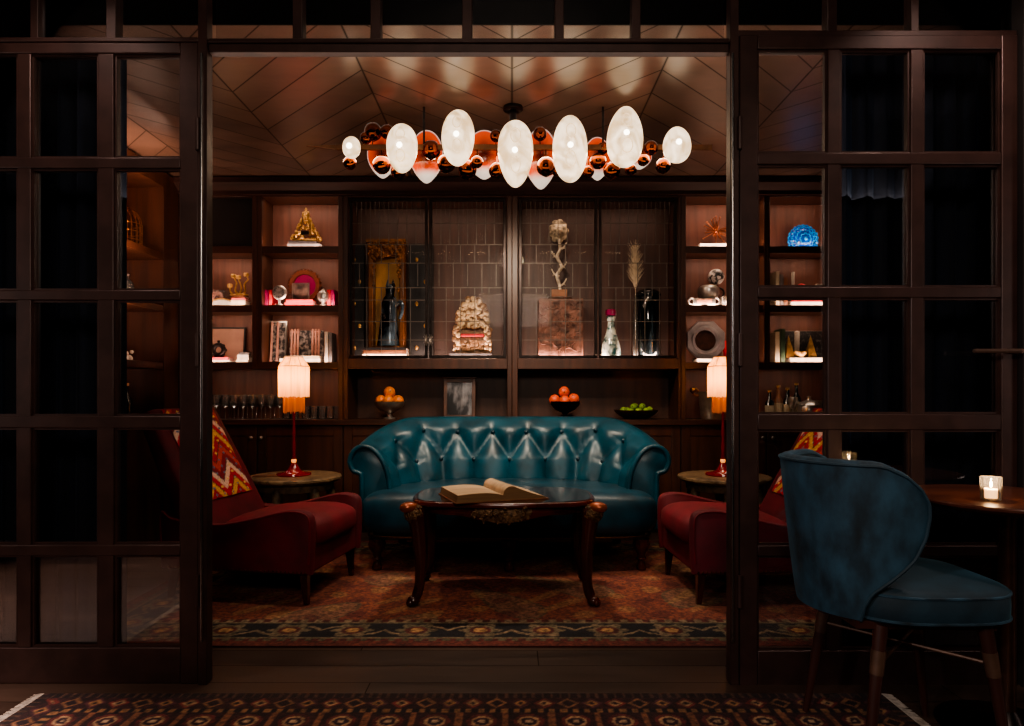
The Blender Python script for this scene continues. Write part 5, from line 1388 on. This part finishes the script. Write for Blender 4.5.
t = thing('gilt_bowl', 'small gilt bowl between the two gilt pyramids', 'bowl', pos(800, z, .07)); MB().lathe([(.02, 0), (.025, .006), (.05, .03), (.055, .05), (.05, .05), (.02, .012), (0, .01)], 24).build('bowl', m_gold, t)
# counter at the far right: bar silver
def vessel(name, label, px, dy, prof, mat=None, cat='vessel'):
    t = thing(name, label, cat, pos(px, ZK, dy)); MB().lathe(prof, 28).build('body', mat or m_silver, t); return t
v = vessel('cocktail_shaker', 'round silver lidded pot on the far right counter', 809, .10, [(.07, 0), (.085, .02), (.09, .08), (.08, .11), (.084, .115), (.06, .14), (.02, .155), (.014, .17), (.018, .185), (0, .19)])
vessel('silver_tray', 'flat silver tray on the far right counter', 777, .09, [(.0, 0), (.08, 0), (.10, .012), (.098, .014), (.078, .004), (0, .004)], None, 'tray')
vessel('ice_bowl', 'open silver bowl behind the lidded pot at far right', 815, .245, [(.04, 0), (.045, .01), (.065, .09), (.07, .15), (.066, .15), (.04, .014), (0, .012)], None, 'bowl')
for k, (px, dy, h) in enumerate(((769.5, .22, .22), (778.5, .24, .26), (787.5, .23, .24), (796.5, .25, .28))):
    t = thing('liquor_bottle', f'dark glass bottle, {ORD[k]} from the left on far right counter', 'bottle', pos(px, ZK, dy), 0, 'bottles on the far right counter')
    MB().lathe([(.03, 0), (.036, .006), (.036, h*.6), (.014, h*.74), (.012, h), (0, h)], 20).build('bottle', [m_bg, m_amberb, m_bg, m_clear][k] if 0 else [m_bg, m_brownbook, m_bg, m_bg][k], t)
    MB().lathe([(.016, h), (.016, h+.018), (0, h+.018)], 14).build('cap', m_gold, t)
    MB().lathe([(.0365, h*.2), (.0365, h*.5)], 20, caps=False).build('paper_label', m_cream, t)
t = thing('orange_dish', 'small amber glass dish on the silver bar tray', 'dish', pos(780, ZK+.0042, .09)); MB().lathe([(.025, 0), (.045, .02), (.048, .04), (.044, .04), (.022, .004), (0, .004)], 24).build('dish', M('amber_dish', '#b5692c', .2, 0, .3, 15), t)
t = thing('goblet', 'silver goblet left of the round lidded pot', 'goblet', pos(793, ZK, .15)); MB().lathe([(.035, 0), (.036, .006), (.01, .02), (.008, .08), (.03, .10), (.04, .15), (.036, .18), (.033, .18), (.036, .15), (.026, .105), (0, .095)], 24).build('goblet', m_silver, t)
# ---- left wall bookcase
SX = -2.86
t = thing('birdcage', 'domed brass wire birdcage on the top left wall shelf', 'birdcage', (SX, 4.86, 2.2006)); m = MB(); R, h = .12, .17
for k in range(20):
    a = 2*PI*k/20; m.tube([(R*math.cos(a), R*math.sin(a), .012), (R*math.cos(a), R*math.sin(a), h)]+[(R*math.cos(b)*math.cos(a), R*math.cos(b)*math.sin(a), h+R*1.05*math.sin(b)) for b in (.4, .8, 1.2, 1.5)], .0028, 5)
for zz in (.05, .11, h): m.tube([(R*math.cos(2*PI*k/30), R*math.sin(2*PI*k/30), zz) for k in range(30)], .003, 5, closed=True)
m.tube([(.018*math.cos(2*PI*k/14), 0, h+R*1.05+.016+.018*math.sin(2*PI*k/14)) for k in range(14)], .003, 5, closed=True)
m.build('wire', m_brass, t); MB().lathe([(R*1.05, 0), (R*1.06, .012), (0, .012)], 30).build('base', m_brass, t)
t = thing('glass_jar', 'round glass jar with green plant on the left wall shelf', 'jar', (SX, 4.84, 1.8006))
MB().lathe([(.05, 0), (.07, .01), (.085, .08), (.075, .14), (.045, .17), (.05, .19), (.046, .19), (.04, .17), (.07, .138), (.079, .08), (.066, .014), (0, .012)], 26).build('glass', m_clear, t)
m = MB(); rr = random.Random(5); cluster(m, rr, 40, lambda: (rr.uniform(-.04, .04), rr.uniform(-.04, .04), .03+rr.random()*.07), .010, .016); m.build('plant', M('moss_green', '#5c6a2a', .7, 0, .4, 20), t)
MB().lathe([(.048, .19), (.05, .20), (.02, .21), (.012, .225), (0, .23)], 20).build('lid', m_grey, t)
t = thing('coral_piece', 'knobbly white coral piece on the lower left wall shelf', 'coral', (SX, 4.82, 1.3606)); m = MB(); cluster(m, random.Random(8), 40, lambda: (random.uniform(-.05, .05), random.uniform(-.06, .06), .02+random.random()*.06), .014, .024); m.box(-.05, .05, -.05, .05, 0, .015).build('coral', m_white, t)
for k, (dy, h) in enumerate(((4.78, .30), (4.90, .26))):
    t = thing('bar_bottle', ('taller', 'shorter')[k]+' dark bottle on the left wall counter', 'bottle', (SX, dy, .9206))
    MB().lathe([(.034, 0), (.036, .006), (.036, h*.6), (.014, h*.75), (.012, h), (0, h)], 20).build('bottle', m_bg, t); MB().lathe([(.015, h), (.015, h+.02), (0, h+.02)], 12).build('cap', m_silver, t)
# ================================================================== LIGHT AND CAMERA
w = bpy.data.worlds.new('world'); sc.world = w; w.use_nodes = True
w.node_tree.nodes['Background'].inputs[0].default_value = (.5, .42, .4, 1); w.node_tree.nodes['Background'].inputs[1].default_value = .004
WARM = (1, .78, .6)
spot('sofa_spot', (-.75, 3.2, 2.82), (-.25, 4.75, .6), 62, 62, .8, WARM, .05)
spot('sofa_spot', (.75, 3.2, 2.82), (.3, 4.75, .6), 62, 62, .8, WARM, .05)
spot('rug_fill', (0.1, 4.25, 2.75), (0.1, 3.5, 0), 75, 75, .9, WARM, .05)  # added overhead lamp for the rug and table, no fixture there
spot('chair_fill', (-1.1, 3.3, 2.8), (-1.2, 3.9, .4), 45, 50, .9, WARM, .05)  # pair of lamps added over the armchairs, without ceiling fixtures
spot('chair_fill', (1.1, 3.3, 2.8), (1.15, 3.9, .4), 45, 50, .9, WARM, .05)
area('chandelier_glow', (0, CD, 2.55), (0, 0, -1), 2.2, .15, 10, (1, .75, .5))
area('room_fill', (0, 4.0, 2.83), (0, 0, -1), 4.2, 1.6, 6, (1, .8, .64))  # added unseen panel, ambient fill for the whole room
spot('chandelier_throw', (0, CD+.15, 2.45), (0, 5.4, .95), 70, 120, .9, (1, .78, .58), .12)
# the bar room on the camera's side
spot('chair_key_spot', (-3.6, -2.4, 2.85), (1.15, 2.1, .65), 250, 22, .6, (.95, .95, 1), .12)
spot('chair_rim_spot', (1.6, 1.0, 2.9), (1.3, 2.15, .5), 14, 50, .8, (1, .85, .7), .06)
spot('screen_fill', (-1.75, 2.1, 2.93), (-1.75, 2.45, 0), 30, 110, .9, (1, .76, .66), .05)  # two lamps added above the view to wash the door frames
spot('screen_fill', (1.75, 2.1, 2.93), (1.75, 2.45, 0), 38, 110, .9, (1, .76, .66), .05)
spot('doorway_fill', (-.3, 1.7, 2.93), (-.05, 3.4, .42), 70, 34, .9, (1, .74, .55), .05)  # added to brighten the table and armchair fronts
area('bar_fill', (0, -1.0, 2.6), (0, 4.6, -2.1), 1.3, .6, 40, (1, .82, .68))  # unseen soft fill added behind the camera
area('ceiling_fill', (0, 3.1, 1.95), (0, .1, 1), 3.4, .6, 16, (1, .8, .66))  # added upward lamp that brightens the ceiling in place of bounced light
spot('front_floor_spot', (-2.4, .6, 2.9), (-2.3, 1.3, 0), 1500, 50, .9, (1, .76, .68), .08)
area('door_fill', (-3.9, 1.1, 1.6), (2.6, 1.2, 0), .5, 1.6, 9, (1, .8, .72))
area('door_fill', (3.9, 1.1, 1.6), (-2.6, 1.2, 0), .5, 1.6, 9, (1, .8, .72))
cam = bpy.data.cameras.new('camera'); co = bpy.data.objects.new('camera', cam); COL.objects.link(co)
co.location = (0, 0, E); co.rotation_euler = (PI/2, 0, 0)
cam.sensor_fit = 'HORIZONTAL'; cam.sensor_width = 36; cam.lens = 36*F/1024; cam.shift_y = (H-363)/1024; cam.clip_start = .02
sc.camera = co
sc.view_settings.view_transform = 'AgX'; sc.view_settings.look = 'AgX - Medium High Contrast'; sc.view_settings.exposure = 0.38
